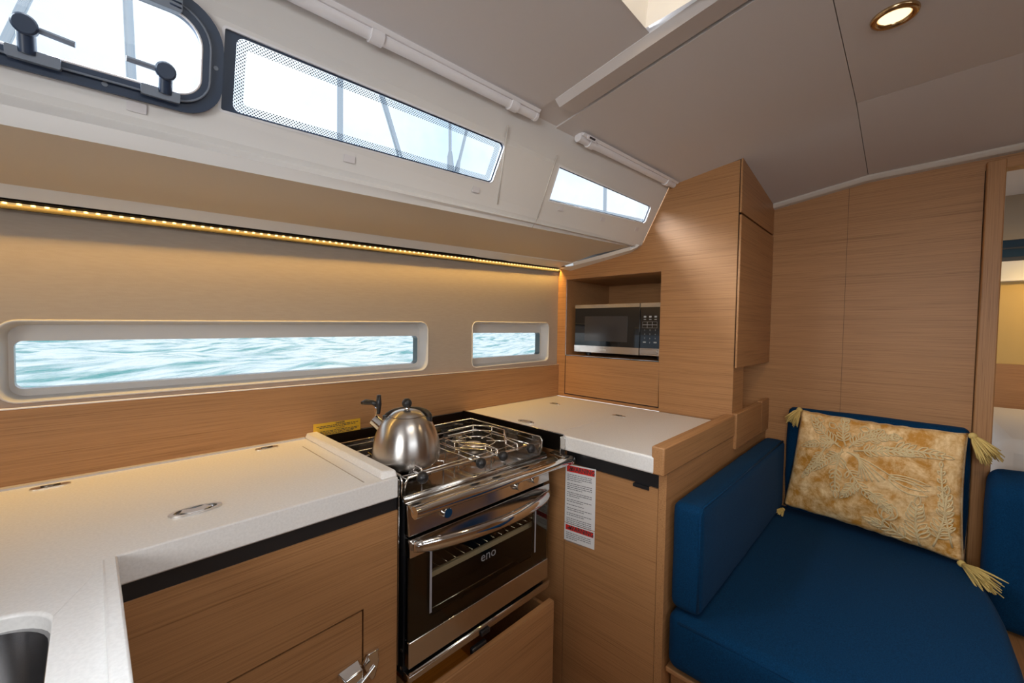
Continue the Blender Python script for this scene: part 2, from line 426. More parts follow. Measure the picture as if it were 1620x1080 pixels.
def coach_window(n, lp, inset, frit):
    big = [(a, b) for a, b in lp]
    cx = sum(a for a, b in big) / len(big); cy = sum(b for a, b in big) / len(big)
    def shrink(l_, d):
        k = len(l_); out = []
        for i in range(k):
            p0, p1, p2 = Vector(l_[i - 1]), Vector(l_[i]), Vector(l_[(i + 1) % k])
            e1 = (p1 - p0); e2 = (p2 - p1)
            n1 = Vector((-e1.y, e1.x)).normalized(); n2 = Vector((-e2.y, e2.x)).normalized()
            if (Vector((cx, cy)) - p1).dot(n1 + n2) < 0: n1, n2 = -n1, -n2
            nn = (n1 + n2); nn = nn / max(.4, nn.length_squared / 2) if nn.length > 1e-5 else n1
            q = p1 + nn * d; out.append((q.x, q.y))
        return out
    fr = nb(); ring_wall(fr, big, side, -.0012, .010); ring_wall(fr, big, side, -.0012, 0, [(a, b) for a, b in shrink(big, -.004)])
    o = obj('window_%d' % n, fr, mat('white_window_edge_%d' % n, (.80, .80, .82), .35), smooth=.6, kind='structure')
    g1 = bigpane if n == 3 else shrink(big, .0022)
    obj('window_seal', plate(nb(), [big, g1], side, .005, .008), NAVY, o)
    if frit:
        g2 = bigclear
        obj('dotted_border', plate(nb(), [g1, g2], side, .0115, .0115, uv=True), FRIT, o)
    obj('window_pane', plate(nb(), [g1], side, .0105, .0105), GLASS, o)
    return o
bw = coach_window(3, bigwin, 0, True)
coach_window(4, smallwin, 0, False)

# ---- ceiling panels
cl = nb()
def ceil_panel(bm, x0, x1, y0, y1, dz=0.0, th=.010, nx=6, ny=8, ymax=None, skew=(0, 0)):
    g = []
    for i in range(nx + 1):
        row = []
        for j in range(ny + 1):
            v_ = j / ny; y_ = y0 + (y1 - y0) * v_
            x = x0 + skew[0] * (1 - v_) + (x1 + skew[1] * (1 - v_) - x0 - skew[0] * (1 - v_)) * i / nx
            yy = y0 + ((min(y1, roof_edge(x) + .012)) - y0) * v_
            row.append((x, yy))
        g.append(row)
    lo = [[bm.verts.new((x, y, zc(x, y) + dz)) for x, y in r_] for r_ in g]
    hi = [[bm.verts.new((x, y, zc(x, y) + dz + th)) for x, y in r_] for r_ in g]
    for i in range(nx):
        for j in range(ny):
            bm.faces.new((lo[i][j], lo[i][j + 1], lo[i + 1][j + 1], lo[i + 1][j]))
    edge = [(i, 0) for i in range(nx)] + [(nx, j) for j in range(ny)] + [(i, ny) for i in range(nx, 0, -1)] + [(0, j) for j in range(ny, 0, -1)]
    for (a, b), (c, d_) in zip(edge, edge[1:] + edge[:1]):
        bm.faces.new((lo[a][b], lo[c][d_], hi[c][d_], hi[a][b]))
def zp(x, y): return zc(x, y)
ceil_panel(cl, -1.7, .792, .393, .9, nx=12); ceil_panel(cl, .793, .887, .60, .9, dz=.004)                       # outboard of the hatch
ceil_panel(cl, -1.7, -.05, -.30, .393)                            # aft of the hatch
ceil_panel(cl, -1.7, .792, -1.6, -.30, nx=8)
ceil_panel(cl, .888, 1.512, .1268, .9, skew=(-.022, 0), nx=8)
ceil_panel(cl, 1.508, 1.955, .1268, .422)
ceil_panel(cl, .866, 1.459, -1.6, .1252, nx=4, ny=14)
ceil_panel(cl, 1.4605, 1.955, -1.6, .1252, nx=4, ny=14)
CE = obj('ceiling', cl, CEIL, smooth=.3, kind='structure')
bk = nb(); ceil_panel(bk, .80, 1.97, -1.6, .9, dz=.0105, th=.01, nx=8, ny=20)
obj('ceiling_backing', bk, DARK, CE)
# raised cross beam with a bevelled after edge
bb = nb()
rows = []
for i in range(25):
    y = .635 - i * (.635 + 1.55) / 24
    k = (.635 - y)
    xa = .792 - .032 * min(k, .45) ; xf = .8745 - .045 * min(k, .52)
    z = zc(.84, y)
    rows.append([bb.verts.new(p) for p in ((xa, y, z + .03), (xa, y, z - .001), (xa + .017, y, z - .013), (xf, y, z - .002), (xf, y, z + .03))])
for P, Q in zip(rows, rows[1:]):
    for i in range(4): bb.faces.new((P[i], P[i + 1], Q[i + 1], Q[i]))
bb.faces.new(rows[0]); bb.faces.new(rows[-1][::-1])
obj('ceiling_beam', bb, CEIL, CE, smooth=.25)
# hatch well above the cabin sole
hw = nb()
y0, y1, x0, x1 = -.30, .392, -.05, .765
z0 = 1.80; z1 = 1.93
vs = [(x0, y0), (x1, y0), (x1, y1), (x0, y1)]
lo = [hw.verts.new((x, y, zc(x, y) - .002)) for x, y in vs]; hi = [hw.verts.new((x + (.03 if x == x0 else -.03), y + (.03 if y == y0 else -.03), z1)) for x, y in vs]
for i in range(4): hw.faces.new((lo[i], lo[(i + 1) % 4], hi[(i + 1) % 4], hi[i]))
hw.faces.new(hi)
obj('hatch_well', hw, GEL, CE)
area('hatch_well_lamp', (.42, .04, 1.90), (.62, .04, 1.80), .25, .08, 1.3, (1.0, .66, .22))
# bead where the ceiling meets the forward bulkhead
tb = nb(); pr = []
for y in [.4175 - i * .02 for i in range(90)]:
    z = zc(1.93, y)
    pr.append([tb.verts.new(p) for p in ((1.928, y, z + .004), (1.925, y, z - .006), (1.929, y, z - .013), (1.934, y, z - .017), (1.951, y, z - .020), (1.951, y, z + .004))])
for P, Q in zip(pr, pr[1:]):
    for i in range(6): tb.faces.new((P[i], P[(i + 1) % 6], Q[(i + 1) % 6], Q[i]))
tb.faces.new(pr[0]); tb.faces.new(pr[-1][::-1])
obj('trim_2', tb, mat('cream_trim', (.66, .60, .53), .4), smooth=.4, kind='structure')

# ---- floor, far walls, forward bulkhead and doorway
obj('floor', B(-1.75, 4.4, -1.75, 1.3, -.03, 0), wood('X', 'cabin_sole', (.36, .22, .12), (.24, .13, .06)), kind='structure')
bm = nb(); box(bm, -1.75, 4.0, -1.68, -1.62, 0, 1.3)
WR = obj('wall_right', bm, WX, kind='structure')
bm = nb(); hexa(bm, [(-1.75, -1.62, 1.25), (4.0, -1.62, 1.25), (4.0, -1.5, 1.75), (-1.75, -1.5, 1.75)], [(-1.75, -1.70, 1.25), (4.0, -1.70, 1.25), (4.0, -1.6, 1.75), (-1.75, -1.6, 1.75)])
obj('wall_right_upper', bm, GEL, WR)
bm = nb(); plate(bm, [[(-1.7, 0), (1.25, 0), (1.25, 1.85), (-1.7, 1.85)], [(-.6, .45), (.1, .45), (.1, 1.80), (-.6, 1.80)]], lambda a, b, d: Vector((-1.66 - d, a, b)), 0, .03)
WB = obj('wall_back', bm, WY, kind='structure')
obj('companionway_steps', B(-1.66, -1.3, -.55, .05, 0, .42), WY, WB)

def bh(a, b, d): return Vector((1.951 + d, a, b))
bm = nb(); plate(bm, [[(.62, 0), (-.150, 0), (-.150, 1.72), (-.95, 1.72), (-.95, 0), (-1.6, 0), (-1.6, 1.86), (.40, 1.86), (.62, 1.60)]], bh, 0, .03)
WF = obj('wall_front', bm, WY, kind='structure')
bm = nb(); box(bm, 1.9505, 1.952, .1780, .1790, .5, 1.75); obj('panel_seam', bm, mat('panel_joint', (.10, .05, .022), .6), WF)
dj = nb(); box(dj, 1.925, 1.985, -.1915, -.152, 0, 1.742); box(dj, 1.925, 1.985, -.96, -.92, 0, 1.742)
D1 = obj('door_1', dj, WZ, kind='structure', bevel=.003)
obj('door_lintel', B(1.93, 1.98, -.92, -.1915, 1.715, 1.742), WY, D1)

# forward cabin seen through the doorway
fw = nb(); box(fw, 3.0, 3.03, -1.3, .9, .5, 1.0745)
wf2 = obj('wall_cabin', fw, WY, kind='structure')
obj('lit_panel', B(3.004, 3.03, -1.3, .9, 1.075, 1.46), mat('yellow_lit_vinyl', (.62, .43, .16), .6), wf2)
obj('white_ledge', B(2.94, 3.03, -1.3, .9, 1.46, 1.475), GEL, wf2)
obj('white_moulding', B(2.985, 3.03, -1.3, .9, 1.475, 1.555), GEL, wf2)
obj('upper_lining', B(2.99, 3.03, -1.3, .9, 1.655, 2.1), mat('brown_beige_lining', (.36, .29, .21), .7), wf2)
obj('cabin_ceiling', B(1.98, 3.03, -1.3, .9, 1.86, 1.88), CEIL, wf2)
obj('cabin_side', B(1.98, 3.03, -1.3, -1.27, 0, 1.88), GEL, wf2)
w5 = obj('window_5', B(3.0, 3.01, -1.3, .9, 1.555, 1.655), mat('dark_blue_window_glass', (.02, .05, .09), .08), kind='structure')
w5f = nb(); box(w5f, 2.993, 3.0, -.9, .9, 1.555, 1.575); box(w5f, 2.993, 3.0, -.9, .9, 1.613, 1.62)
obj('window_bar', w5f, BLACKP, w5)
bw_ = nb(); box(bw_, 2.05, 2.99, -1.2, -.215, .02, .76)
fb = thing('berth', (2.5, -.7, 0), 'pale bed in the forward cabin seen through the doorway', 'bed')
bw_.free()
obj('bed_base', B(2.05, 2.985, -1.2, -.22, .0, .55), WY, fb)
obj('mattress', B(2.05, 2.985, -1.2, -.21, .55, .875), BEDW, fb, bevel=.04, seg=4)
area('forward_cabin_lamp', (2.75, -.55, 1.50), (3.0, -.5, 1.2), .4, .02, 1.3, (1.0, .66, .24))
area('forward_cabin_fill', (2.4, -.7, 1.82), (2.5, -.6, .6), .4, .4, .75, (1.0, .96, .92))  # soft area lamp under the closed forward cabin ceiling

# ------------------------------------------------------------------ LED strip
ls = thing('led_strip', (.7, 1.165, 1.44), 'long glowing warm LED strip light along the top of the beige wall', 'light strip')
ch = nb()
for (x0_, x1_) in ((-1.6, 1.51),):
    hexa(ch, [(x0_, 1.152, wall_top(x0_) + .012), (x1_, 1.152, wall_top(x1_) + .012), (x1_, 1.168, wall_top(x1_) + .012), (x0_, 1.198, wall_top(x0_) + .012)],
         [(x0_, 1.152, wall_top(x0_) + .018), (x1_, 1.152, wall_top(x1_) + .018), (x1_, 1.168, wall_top(x1_) + .018), (x0_, 1.198, wall_top(x0_) + .018)])
    hexa(ch, [(x0_, 1.168, wall_top(x0_) - .0095), (x1_, 1.163, wall_top(x1_) - .0095), (x1_, 1.163, wall_top(x1_) + .013), (x0_, 1.168, wall_top(x0_) + .013)],
         [(x0_, 1.172, wall_top(x0_) - .0095), (x1_, 1.167, wall_top(x1_) - .0095), (x1_, 1.167, wall_top(x1_) + .013), (x0_, 1.172, wall_top(x0_) + .013)])
hexa(ch, [(-1.6, 1.144, wall_top(-1.6) + .0015), (1.51, 1.138, wall_top(1.51) + .0015), (1.51, 1.1475, wall_top(1.51) + .0015), (-1.6, 1.1535, wall_top(-1.6) + .0015)], [(-1.6, 1.144, wall_top(-1.6) + .012), (1.51, 1.138, wall_top(1.51) + .012), (1.51, 1.1475, wall_top(1.51) + .012), (-1.6, 1.1535, wall_top(-1.6) + .012)])
obj('channel', ch, mat('brown_channel', (.0032, .0017, .0006), .7, 0, .1), ls)
em = bpy.data.materials.new('warm_led_strip'); em.use_nodes = True
b_ = em.node_tree.nodes['Principled BSDF']; b_.inputs['Base Color'].default_value = (.8, .6, .3, 1)
tcl = N(em, 'ShaderNodeTexCoord'); sp = N(em, 'ShaderNodeSeparateXYZ'); mu = N(em, 'ShaderNodeMath'); mu.operation = 'MULTIPLY'; mu.inputs[1].default_value = 2 * PI / .0167
cs = N(em, 'ShaderNodeMath'); cs.operation = 'COSINE'; rm = N(em, 'ShaderNodeMapRange'); rm.inputs['From Min'].default_value = .2; rm.inputs['From Max'].default_value = 1; rm.inputs['To Min'].default_value = .35; rm.inputs['To Max'].default_value = 5.0
L(em, tcl.outputs['Object'], sp.inputs[0]); L(em, sp.outputs['X'], mu.inputs[0]); L(em, mu.outputs[0], cs.inputs[0]); L(em, cs.outputs[0], rm.inputs['Value'])
b_.inputs['Emission Color'].default_value = (1.0, .62, .20, 1); L(em, rm.outputs[0], b_.inputs['Emission Strength'])
lt = nb()
def led_row(y0_, y1_, z0_, z1_):
    f = lambda x, y, z: (x, y - .0016 * (x + 1.6), wall_top(x) + z)
    return [[f(-1.6, y0_, z), f(1.50, y0_, z), f(1.50, y1_, z), f(-1.6, y1_, z)] for z in (z0_, z1_)]
hexa(lt, *led_row(1.1605, 1.1635, -.0024, .0006))
bk_ = nb(); hexa(bk_, *led_row(1.1605, 1.1655, .0008, .012)); obj('led_backing', bk_, mat('led_backing_brown', (.05, .028, .012), .7), ls)
obj('led_tape', lt, em, ls)
l = bpy.data.lights.new('led_light', 'AREA'); l.shape = 'RECTANGLE'; l.size = 1.95; l.size_y = .006; l.energy = 6.8; l.color = (1.0, .60, .14)
lo_ = bpy.data.objects.new('led_light', l); COL.objects.link(lo_)
zl = wall_top(.53) - .0008
dirx = Vector((1, -.0016, .0375)).normalized(); nrm = Vector((0, .74, -.67)); nrm = (nrm - dirx * nrm.dot(dirx)).normalized(); yy_ = (-nrm).cross(dirx)
lo_.matrix_world = Matrix(((dirx.x, yy_.x, -nrm.x, .53), (dirx.y, yy_.y, -nrm.y, 1.1622), (dirx.z, yy_.z, -nrm.z, zl), (0, 0, 0, 1)))

# ------------------------------------------------------------------ galley worktops and cabinets
bs = nb(); plate(bs, [[(-1.6, .9), (1.511, .9), (1.511, 1.043), (-1.6, 1.047)]], lambda a, b, d: Vector((a, 1.193 - .0125 * a - .012 + d, b)), 0, .012)
obj('trim_1', bs, WX, kind='structure', bevel=.002)

obj('edge_highlight', tube(nb(), [(-1.6, 1.193 + .02 - .013, 1.0485), (1.508, 1.193 - .0125 * 1.5 - .013, 1.0445)], .0019, 8), WHITEP, bpy.data.objects['trim_1'], smooth=4)  # white line added for the light caught on the backsplash top edge
wt = thing('galley_worktop', (-.1, .95, .90), 'L-shaped white worktop left of the stove with the sink cut into it', 'worktop')
Zf = lambda a, b, d: Vector((a, b, .900 + d))
sinkhole = rrect(-.46, -.031, .20, .672, .05, 8)
bm = nb(); plate(bm, [[(-1.2, 1.19), (.4395, 1.176), (.4395, .746), (.0215, .746), (.0215, -.2), (-1.2, -.2)], sinkhole], Zf, 0, -.0435)
slab = obj('counter_slab', bm, COUNTER, wt, bevel=.003, seg=3)
obj('sink_fiddle', hexa(nb(), [(.0075, -.2, .80), (.0222, -.2, .80), (.0222, .7445, .80), (.0075, .7445, .80)], [(.0075, -.2, .926), (.0222, -.2, .926), (.0222, .7445, .9008), (.0075, .7445, .9008)]), COUNTER, wt, bevel=.0025, seg=2)
obj('end_fiddle', hexa(nb(), [(.405, .752, .900), (.4395, .748, .900), (.4395, 1.176, .900), (.405, 1.176, .900)], [(.411, .764, .9135), (.4385, .755, .9125), (.4385, 1.176, .9135), (.411, 1.176, .9135)]), COUNTER, wt, bevel=.003, seg=3)
gs = nb(); box(gs, .3735, .3755, .765, 1.10, .8995, .9004); obj('lid_seam', gs, mat('worktop_seam', (.42, .37, .31), .6), wt)
wl = nb(); box(wl, -1.2, .404, 1.168, 1.182, .8995, .904); obj('rear_sealant', wl, mat('grey_sealant', (.55, .52, .52), .5), wt)

SATIN = mat('satin_chrome', (.72, .71, .70), .28, 1.0)
def hinge(name, c, ang, ln, wd, parent):
    ca, sa = math.cos(ang), math.sin(ang)
    f = lambda a, b, d: Vector((c[0] + a * ca - b * sa, c[1] + a * sa + b * ca, c[2] + d))
    el = [(math.cos(t_ * PI / 14) * ln / 2, max(-wd * .42, min(wd * .42, math.sin(t_ * PI / 14) * wd * .62))) for t_ in range(28)]
    h_ = obj(name, plate(nb(), [el], f, 0, .0022), SATIN, parent, bevel=.0007)
    k = nb(); tube(k, [f(-ln * .24, 0, .0026), f(ln * .24, 0, .0026)], .0022, 8); obj('hinge_pin', k, DSTEEL, h_, smooth=4)
def latch(c, ang, ln, wd, parent):
    ca, sa = math.cos(ang), math.sin(ang)
    f = lambda a, b, d: Vector((c[0] + a * ca - b * sa, c[1] + a * sa + b * ca, c[2] + d))
    E_ = lambda k, n=30: [(math.cos(2 * PI * i / n) * ln / 2 * k, math.sin(2 * PI * i / n) * wd / 2 * k) for i in range(n)]
    la = obj('lid_latch', plate(nb(), [E_(1), E_(.80)], f, 0, .003), SATIN, parent, bevel=.001, smooth=.6)
    obj('latch_recess', plate(nb(), [E_(.82)], f, .0003, .0008), mat('latch_recess_steel', (.25, .26, .28), .25, 1.0), la)
    pl = nb(); plate(pl, [[(-ln * .22, wd * .34), (-ln * .30, -wd * .05), (-ln * .12, -wd * .34), (ln * .12, -wd * .34), (ln * .30, -wd * .05), (ln * .22, wd * .34), (0, wd * .16)]], f, .001, .0032)
    obj('latch_pull', pl, SATIN, la, bevel=.0008)
hinge('lid_hinge', (-.054, 1.142, .900), .02, .052, .020, wt)
hinge('lid_hinge', (.305, 1.142, .900), .02, .052, .020, wt)
latch((.119, .837, .900), 0, .072, .034, wt)

sk = thing('sink', (-.24, .44, .72), 'stainless steel sink bowl let into the white worktop at lower left', 'sink')
def bowl(z, k): return [(-.2455 + (a + .2455) * k, .436 + (b - .436) * k, z) for a, b in rrect(-.462, -.029, .198, .674, .055, 8)]
bm = nb(); rr_ = [[bm.verts.new(p) for p in bowl(z, k)] for z, k in ((.8835, .998), (.8835, .982), (.86, .981), (.80, .975), (.745, .955), (.728, .92), (.722, .80))]
for P, Q in zip(rr_, rr_[1:]):
    for i in range(len(P)): bm.faces.new((P[i], P[(i + 1) % len(P)], Q[(i + 1) % len(P)], Q[i]))
bm.faces.new(rr_[-1])
obj('bowl', bm, mat('satin_sink_steel', (.36, .36, .37), .22, 1.0), sk, smooth=.8)
dr = nb(); lathe(dr, [(0, .7235), (.03, .7235), (.034, .7225)], (-.2455, .436, 0), 24); obj('drain', dr, DSTEEL, sk, smooth=.5)

lc = thing('galley_cabinet', (.2, .8, 0), 'oak galley cabinet under the left worktop with a front-opening fridge door', 'cabinet')
bm = nb(); plate(bm, [[(.023, .02), (.440, .02), (.440, .829), (.023, .829)], [(-.02 + .05, .10), (.3675, .10), (.3675, .6555), (.03, .6435)]], lambda a, b, d: Vector((a, .7500 + d, b)), 0, .018)
obj('front_panel', bm, WX, lc)
obj('recess_strip', B(.023, .440, .7535, .763, .829, .8565), BLACKP, lc)
obj('cabinet_side', B(.434, .440, .768, 1.17, .02, .855), WX, lc)
obj('cabinet_carcass', B(.03, .43, .80, .82, .02, .82), DARK, lc)
bm = nb(); plate(bm, [[(.033, .103), (.3640, .103), (.3640, .6515), (.033, .6405)]], lambda a, b, d: Vector((a, .7500 + d, b)), 0, .018)
dd = obj('cabinet_door', bm, WX, lc)
lh = nb()
plate(lh, [[(.362, .548), (.372, .566), (.396, .566), (.396, .540), (.388, .512), (.380, .508), (.374, .520)]], lambda a, b, d: Vector((a, .7495 - d, b)), 0, .010)
obj('latch_keeper', lh, CHROME, lc, bevel=.003, seg=3)
hd = nb(); hexa(hd, [(.315, .7495, .557), (.357, .7495, .563), (.357, .7495, .520), (.315, .7495, .503)], [(.324, .730, .546), (.357, .728, .553), (.357, .728, .524), (.320, .730, .508)])
h2 = obj('door_latch', hd, CHROME, dd, bevel=.003, seg=3)
obj('latch_lever', T([(.300, .7275, .498), (.340, .7250, .524), (.380, .7290, .546)], .0042, 10), CHROME, dd, smooth=.8)

rw = thing('right_worktop', (1.2, .8, .90), 'square white worktop between the stove and the microwave cabinet', 'worktop')
bm = nb(); plate(bm, [[(.9575, 1.176), (1.509, 1.170), (1.509, .448), (.9555, .438)]], Zf, 0, -.043)
obj('counter_slab', bm, COUNTER, rw, bevel=.005, seg=3)
hinge('lid_hinge', (1.327, 1.036, .900), PI / 2 + .05, .050, .019, rw)
hinge('lid_hinge', (1.316, .738, .900), PI / 2 + .05, .050, .019, rw)
latch((1.000, .900, .900), PI / 2, .066, .030, rw)
gs = nb(); box(gs, 1.00, 1.30, .747, .7482, .8995, .9003); obj('lid_seam', gs, mat('worktop_seam_pale', (.70, .66, .60), .6), rw)

rc = thing('right_cabinet', (1.25, .75, 0), 'oak cabinet under the right worktop carrying two warning labels on its front', 'cabinet')
fp = nb(); plate(fp, [[(.4385, .02), (.7225, .02), (.7225, .812), (.505, .812), (.505, .803), (.462, .803), (.462, .812), (.4385, .812)]], lambda a, b, d: Vector((.985 + d, a, b)), 0, .018)
obj('cabinet_door', fp, WY, rc)
obj('bay_side_panel', B(.985, 1.0, .7255, 1.172, .02, .856), WY, rc)
obj('recess_strip', B(.992, 1.0, .43, .725, .80, .8565), BLACKP, rc)
obj('end_panel', hexa(nb(), [(.984, .417, .02), (1.95, .417, .02), (1.95, .417, .856), (.984, .417, .856)], [(.984, .437, .02), (1.95, .437, .02), (1.95, .437, .856), (.984, .437, .856)]), WX, rc)
obj('finger_pull', B(.981, .99, .462, .505, .803, .811), BLACKP, rc)
obj('fiddle_rail', hexa(nb(), [(.957, .413, .8565), (1.51, .413, .8565), (1.51, .446, .8565), (.957, .446, .8565)], [(.957, .413, .926), (1.51, .413, .928), (1.51, .446, .928), (.957, .446, .926)]), WX, rc, bevel=.004, seg=3)

# leeboards of the small side shelf forward of the worktop
sf = thing('side_shelf', (1.73, .42, .81), 'low oak fiddle board and slatted shelf below the tall side cabinet', 'shelf')
obj('fiddle_board', B(1.513, 1.835, .408, .426, .811, .932), WX, sf, bevel=.002)
obj('fiddle_board', B(1.837, 1.949, .408, .426, .811, .937), WX, sf, bevel=.002)
obj('shelf_bottom', B(1.63, 1.949, .427, .75, .855, .865), WY, sf)
for i in range(5):
    obj('slat', B(1.648 + i * .062, 1.672 + i * .062, .428, .74, .8655, .884 + i * .003), WY, sf, bevel=.002)
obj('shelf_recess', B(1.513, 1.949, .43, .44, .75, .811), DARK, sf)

# ---- tall cabinet that houses the microwave
mc = thing('microwave_cabinet', (1.6, .8, 0), 'tall oak cabinet with an open niche holding the microwave', 'cabinet')
NF = lambda a, b, d: Vector((1.511 + d, a, b))
outl = [(1.1735, .90), (1.1735, wall_top(1.51) + .03), (1.105, 1.48), (.95, 1.504), (.82, 1.524), (.777, 1.541), (.7535, 1.578), (.668, 1.743), (.655, 1.7515), (.43, zc(1.511, .43) - .0015), (.4235, zc(1.511, .4235) - .0015), (.4235, .90)]
niche = [(.684, 1.0905), (1.127, 1.0905), (1.127, 1.432), (.684, 1.432)]
flap = [(.6800, .9115), (1.1275, .9115), (1.1275, 1.0905), (.6800, 1.0905)]
hole = [(.6800, .9115), (1.1275, .9115), (1.1275, 1.0905), (1.127, 1.432), (.684, 1.432), (.684, 1.0905)]
bm = nb(); plate(bm, [outl, hole], NF, 0, .0035)
obj('face_panel', bm, WY, mc)
obj('niche_flap', B(1.511, 1.527, .6840, 1.1235, .9155, 1.0870), WY, mc, bevel=.001)
nl = nb(); y0, y1, zz0, zz1, xb = .684, 1.127, 1.0905, 1.432, 1.88
for q in (((1.5148, y0, zz0), (1.5148, y1, zz0), (xb, y1, zz0), (xb, y0, zz0)), ((1.5148, y0, zz1), (1.5148, y1, zz1), (xb, y1, zz1), (xb, y0, zz1)),
          ((1.5148, y1, zz0), (1.5148, y1, zz1), (xb, y1, zz1), (xb, y1, zz0)), ((1.5148, y0, zz0), (1.5148, y0, zz1), (xb, y0, zz1), (xb, y0, zz0)),
          ((xb, y0, zz0), (xb, y1, zz0), (xb, y1, zz1), (xb, y0, zz1))):
    nl.faces.new([nl.verts.new(p) for p in q])
obj('niche_lining', nl, WY, mc)
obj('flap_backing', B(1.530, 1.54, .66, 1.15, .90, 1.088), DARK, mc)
sd = B(1.5085, 1.9485, .4130, .4195, 1.0865, 1.5970)
obj('side_door', sd, WX, mc, bevel=.0008)
up = nb(); hexa(up, [(1.5085, .4140, 1.6045), (1.9485, .4140, 1.6045), (1.9485, .4200, 1.6045), (1.5085, .4200, 1.6045)],
     [(1.5085, .4140, zc(1.5085, .414) - .002), (1.9485, .4140, zc(1.9485, .414) - .002), (1.9485, .4200, zc(1.9485, .42) - .002), (1.5085, .4200, zc(1.5085, .42) - .002)])
obj('upper_panel', up, WX, mc)
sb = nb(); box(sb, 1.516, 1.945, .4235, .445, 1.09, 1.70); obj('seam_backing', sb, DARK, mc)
obj('cabinet_bottom', B(1.63, 1.949, .431, .66, 1.088, 1.10), WY, mc)
obj('lower_side', B(1.516, 1.632, .4240, .66, .90, 1.0875), WX, mc)

# ---- microwave
mw = thing('microwave', (1.7, .89, 1.107), 'black and steel microwave oven sitting in the oak niche', 'microwave')
X0 = 1.537
obj('casing', B(X0 + .018, 1.86, .692, 1.092, 1.107, 1.317), BLACKP, mw, bevel=.003)
for yy in (.72, 1.06):
    ft = nb(); lathe(ft, [(.012, 1.0915), (.012, 1.107)], (1.60, yy, 0), 16); obj('foot', ft, BLACKP, mw)
mdr = obj('door', B(X0, X0 + .017, .7785, 1.093, 1.108, 1.316), BLACKG, mw, bevel=.001)
obj('upper_steel_band', B(X0 - .002, X0 + .002, .7795, 1.0925, 1.3015, 1.3165), BRUSH, mdr)
obj('lower_steel_band', B(X0 - .003, X0 + .002, .7795, 1.0925, 1.108, 1.1365), BRUSH, mdr)
obj('door_screen', B(X0 - .0008, X0 + .002, .833, 1.040, 1.158, 1.2655), SCREEN, mdr)
tx = text_bm('Danby', .013, lambda a, b, d: Vector((X0 - .0036, .945 - a, 1.122 + b)))
obj('brand_lettering', tx, PAPER, mdr)
pnl = obj('control_panel', B(X0, X0 + .017, .692, .7765, 1.108, 1.316), BLACKG, mw, bevel=.001)
obj('panel_steel_band', B(X0 - .002, X0 + .002, .6925, .776, 1.2995, 1.3165), BRUSH, pnl)
ob_ = obj('door_button', B(X0 - .004, X0 + .002, .693, .776, 1.108, 1.1375), BRUSH, pnl, bevel=.001)
obj('button_cap', B(X0 - .0075, X0 - .003, .700, .768, 1.1135, 1.1325), BRUSH, ob_, bevel=.002)
kp = nb()
def PN(yc, z_): return lambda a, b, d: Vector((X0 - .0006, yc - a, z_ + b))
for r_, row in enumerate(('123', '456', '789')):
    for c_, chh in enumerate(row):
        merge(kp, text_bm(chh, .0085, PN(.757 - c_ * .022, 1.2090 - r_ * .0165)))
merge(kp, text_bm('0', .0085, PN(.735, 1.1595)))
for (ya, z_) in ((.757, 1.161), (.713, 1.161)): plate(kp, [rrect(-.006, .006, -.0025, .0025, .0008, 2)], PN(ya, z_), 0, 0)
for r_ in range(2):
    for c_ in range(3): plate(kp, [rrect(-.005, .005, -.0035 if r_ == 0 else -.0012, .0035 if r_ == 0 else .0012, .0008, 2)], PN(.757 - c_ * .022, 1.262 - r_ * .011), 0, 0)
for r_ in range(2):
    for c_ in range(3):
        plate(kp, [rrect(-.0098, .0098, -.0062, .0062, .0008, 2), rrect(-.0092, .0092, -.0056, .0056, .0008, 2)[::-1]], PN(.757 - c_ * .0205, 1.236 - r_ * .0125), 0, 0)
obj('keypad', kp, mat('keypad_print', (.42, .44, .46), .5), pnl)

# ------------------------------------------------------------------ stove
sv = thing('stove', (.68, .9, .46), 'stainless steel gimballed stove with black glass oven door and wire-railed hob', 'stove')
obj('oven_carcass', B(.458, .909, .90, 1.065, .47, .845), BLACKP, sv)
bm = nb(); box(bm, .4535, .459, .7465, .90, .466, .852); box(bm, .9085, .914, .7465, .90, .466, .852); box(bm, .459, .9085, .7465, .90, .466, .49); box(bm, .459, .9085, .7465, .90, .775, .79)
obj('side_panels', bm, BLACKP, sv)
# oven cavity
cv = nb()
for z in (.655, .640): tube(cv, [(.47, .765, z), (.90, .765, z)], .0022, 6)
tube(cv, [(.47, .765, .565), (.90, .765, .565)], .002, 6)
for i in range(17): tube(cv, [(.48 + i * .026, .766, .654), (.48 + i * .026, .885, .654)], .0012, 5)
obj('oven_rack', cv, CHROME, sv, smooth=4)
obj('shelf_edge', B(.468, .902, .752, .757, .6475, .6595), mat('pale_enamel', (.85, .80, .66), .35), sv)
# hob
ht = nb(); plate(ht, [rrect(.4475, .9, .745, 1.062, .012)], lambda a, b, d: Vector((a, b, .846 + d)), 0, .006)
hob = obj('hob_plate', ht, HOBST, sv, bevel=.001)
bm = nb()
box(bm, .4465, .4477, .747, 1.061, .852, .899); box(bm, .8968, .898, .747, 1.061, .852, .899); box(bm, .4465, .898, 1.060, 1.0612, .852, .899)
ga = obj('hob_gallery', bm, HOBST, sv)
bm = nb()
tube(bm, [(.447, .747, .852), (.447, .745, .890), (.447, .752, .899), (.447, 1.061, .900), (.8975, 1.061, .900), (.8975, .752, .899), (.8975, .745, .890), (.8975, .747, .852)], .0021, 8)
obj('gallery_wire', bm, CHROME, ga, smooth=4)
bm = nb(); tube(bm, [(.456, .752, .856), (.456, .745, .885), (.462, .7445, .8925), (.885, .7445, .885), (.889, .746, .878), (.889, .752, .856)], .0032, 10)
fbar = obj('clamp_bar', bm, CHROME, sv, smooth=4)
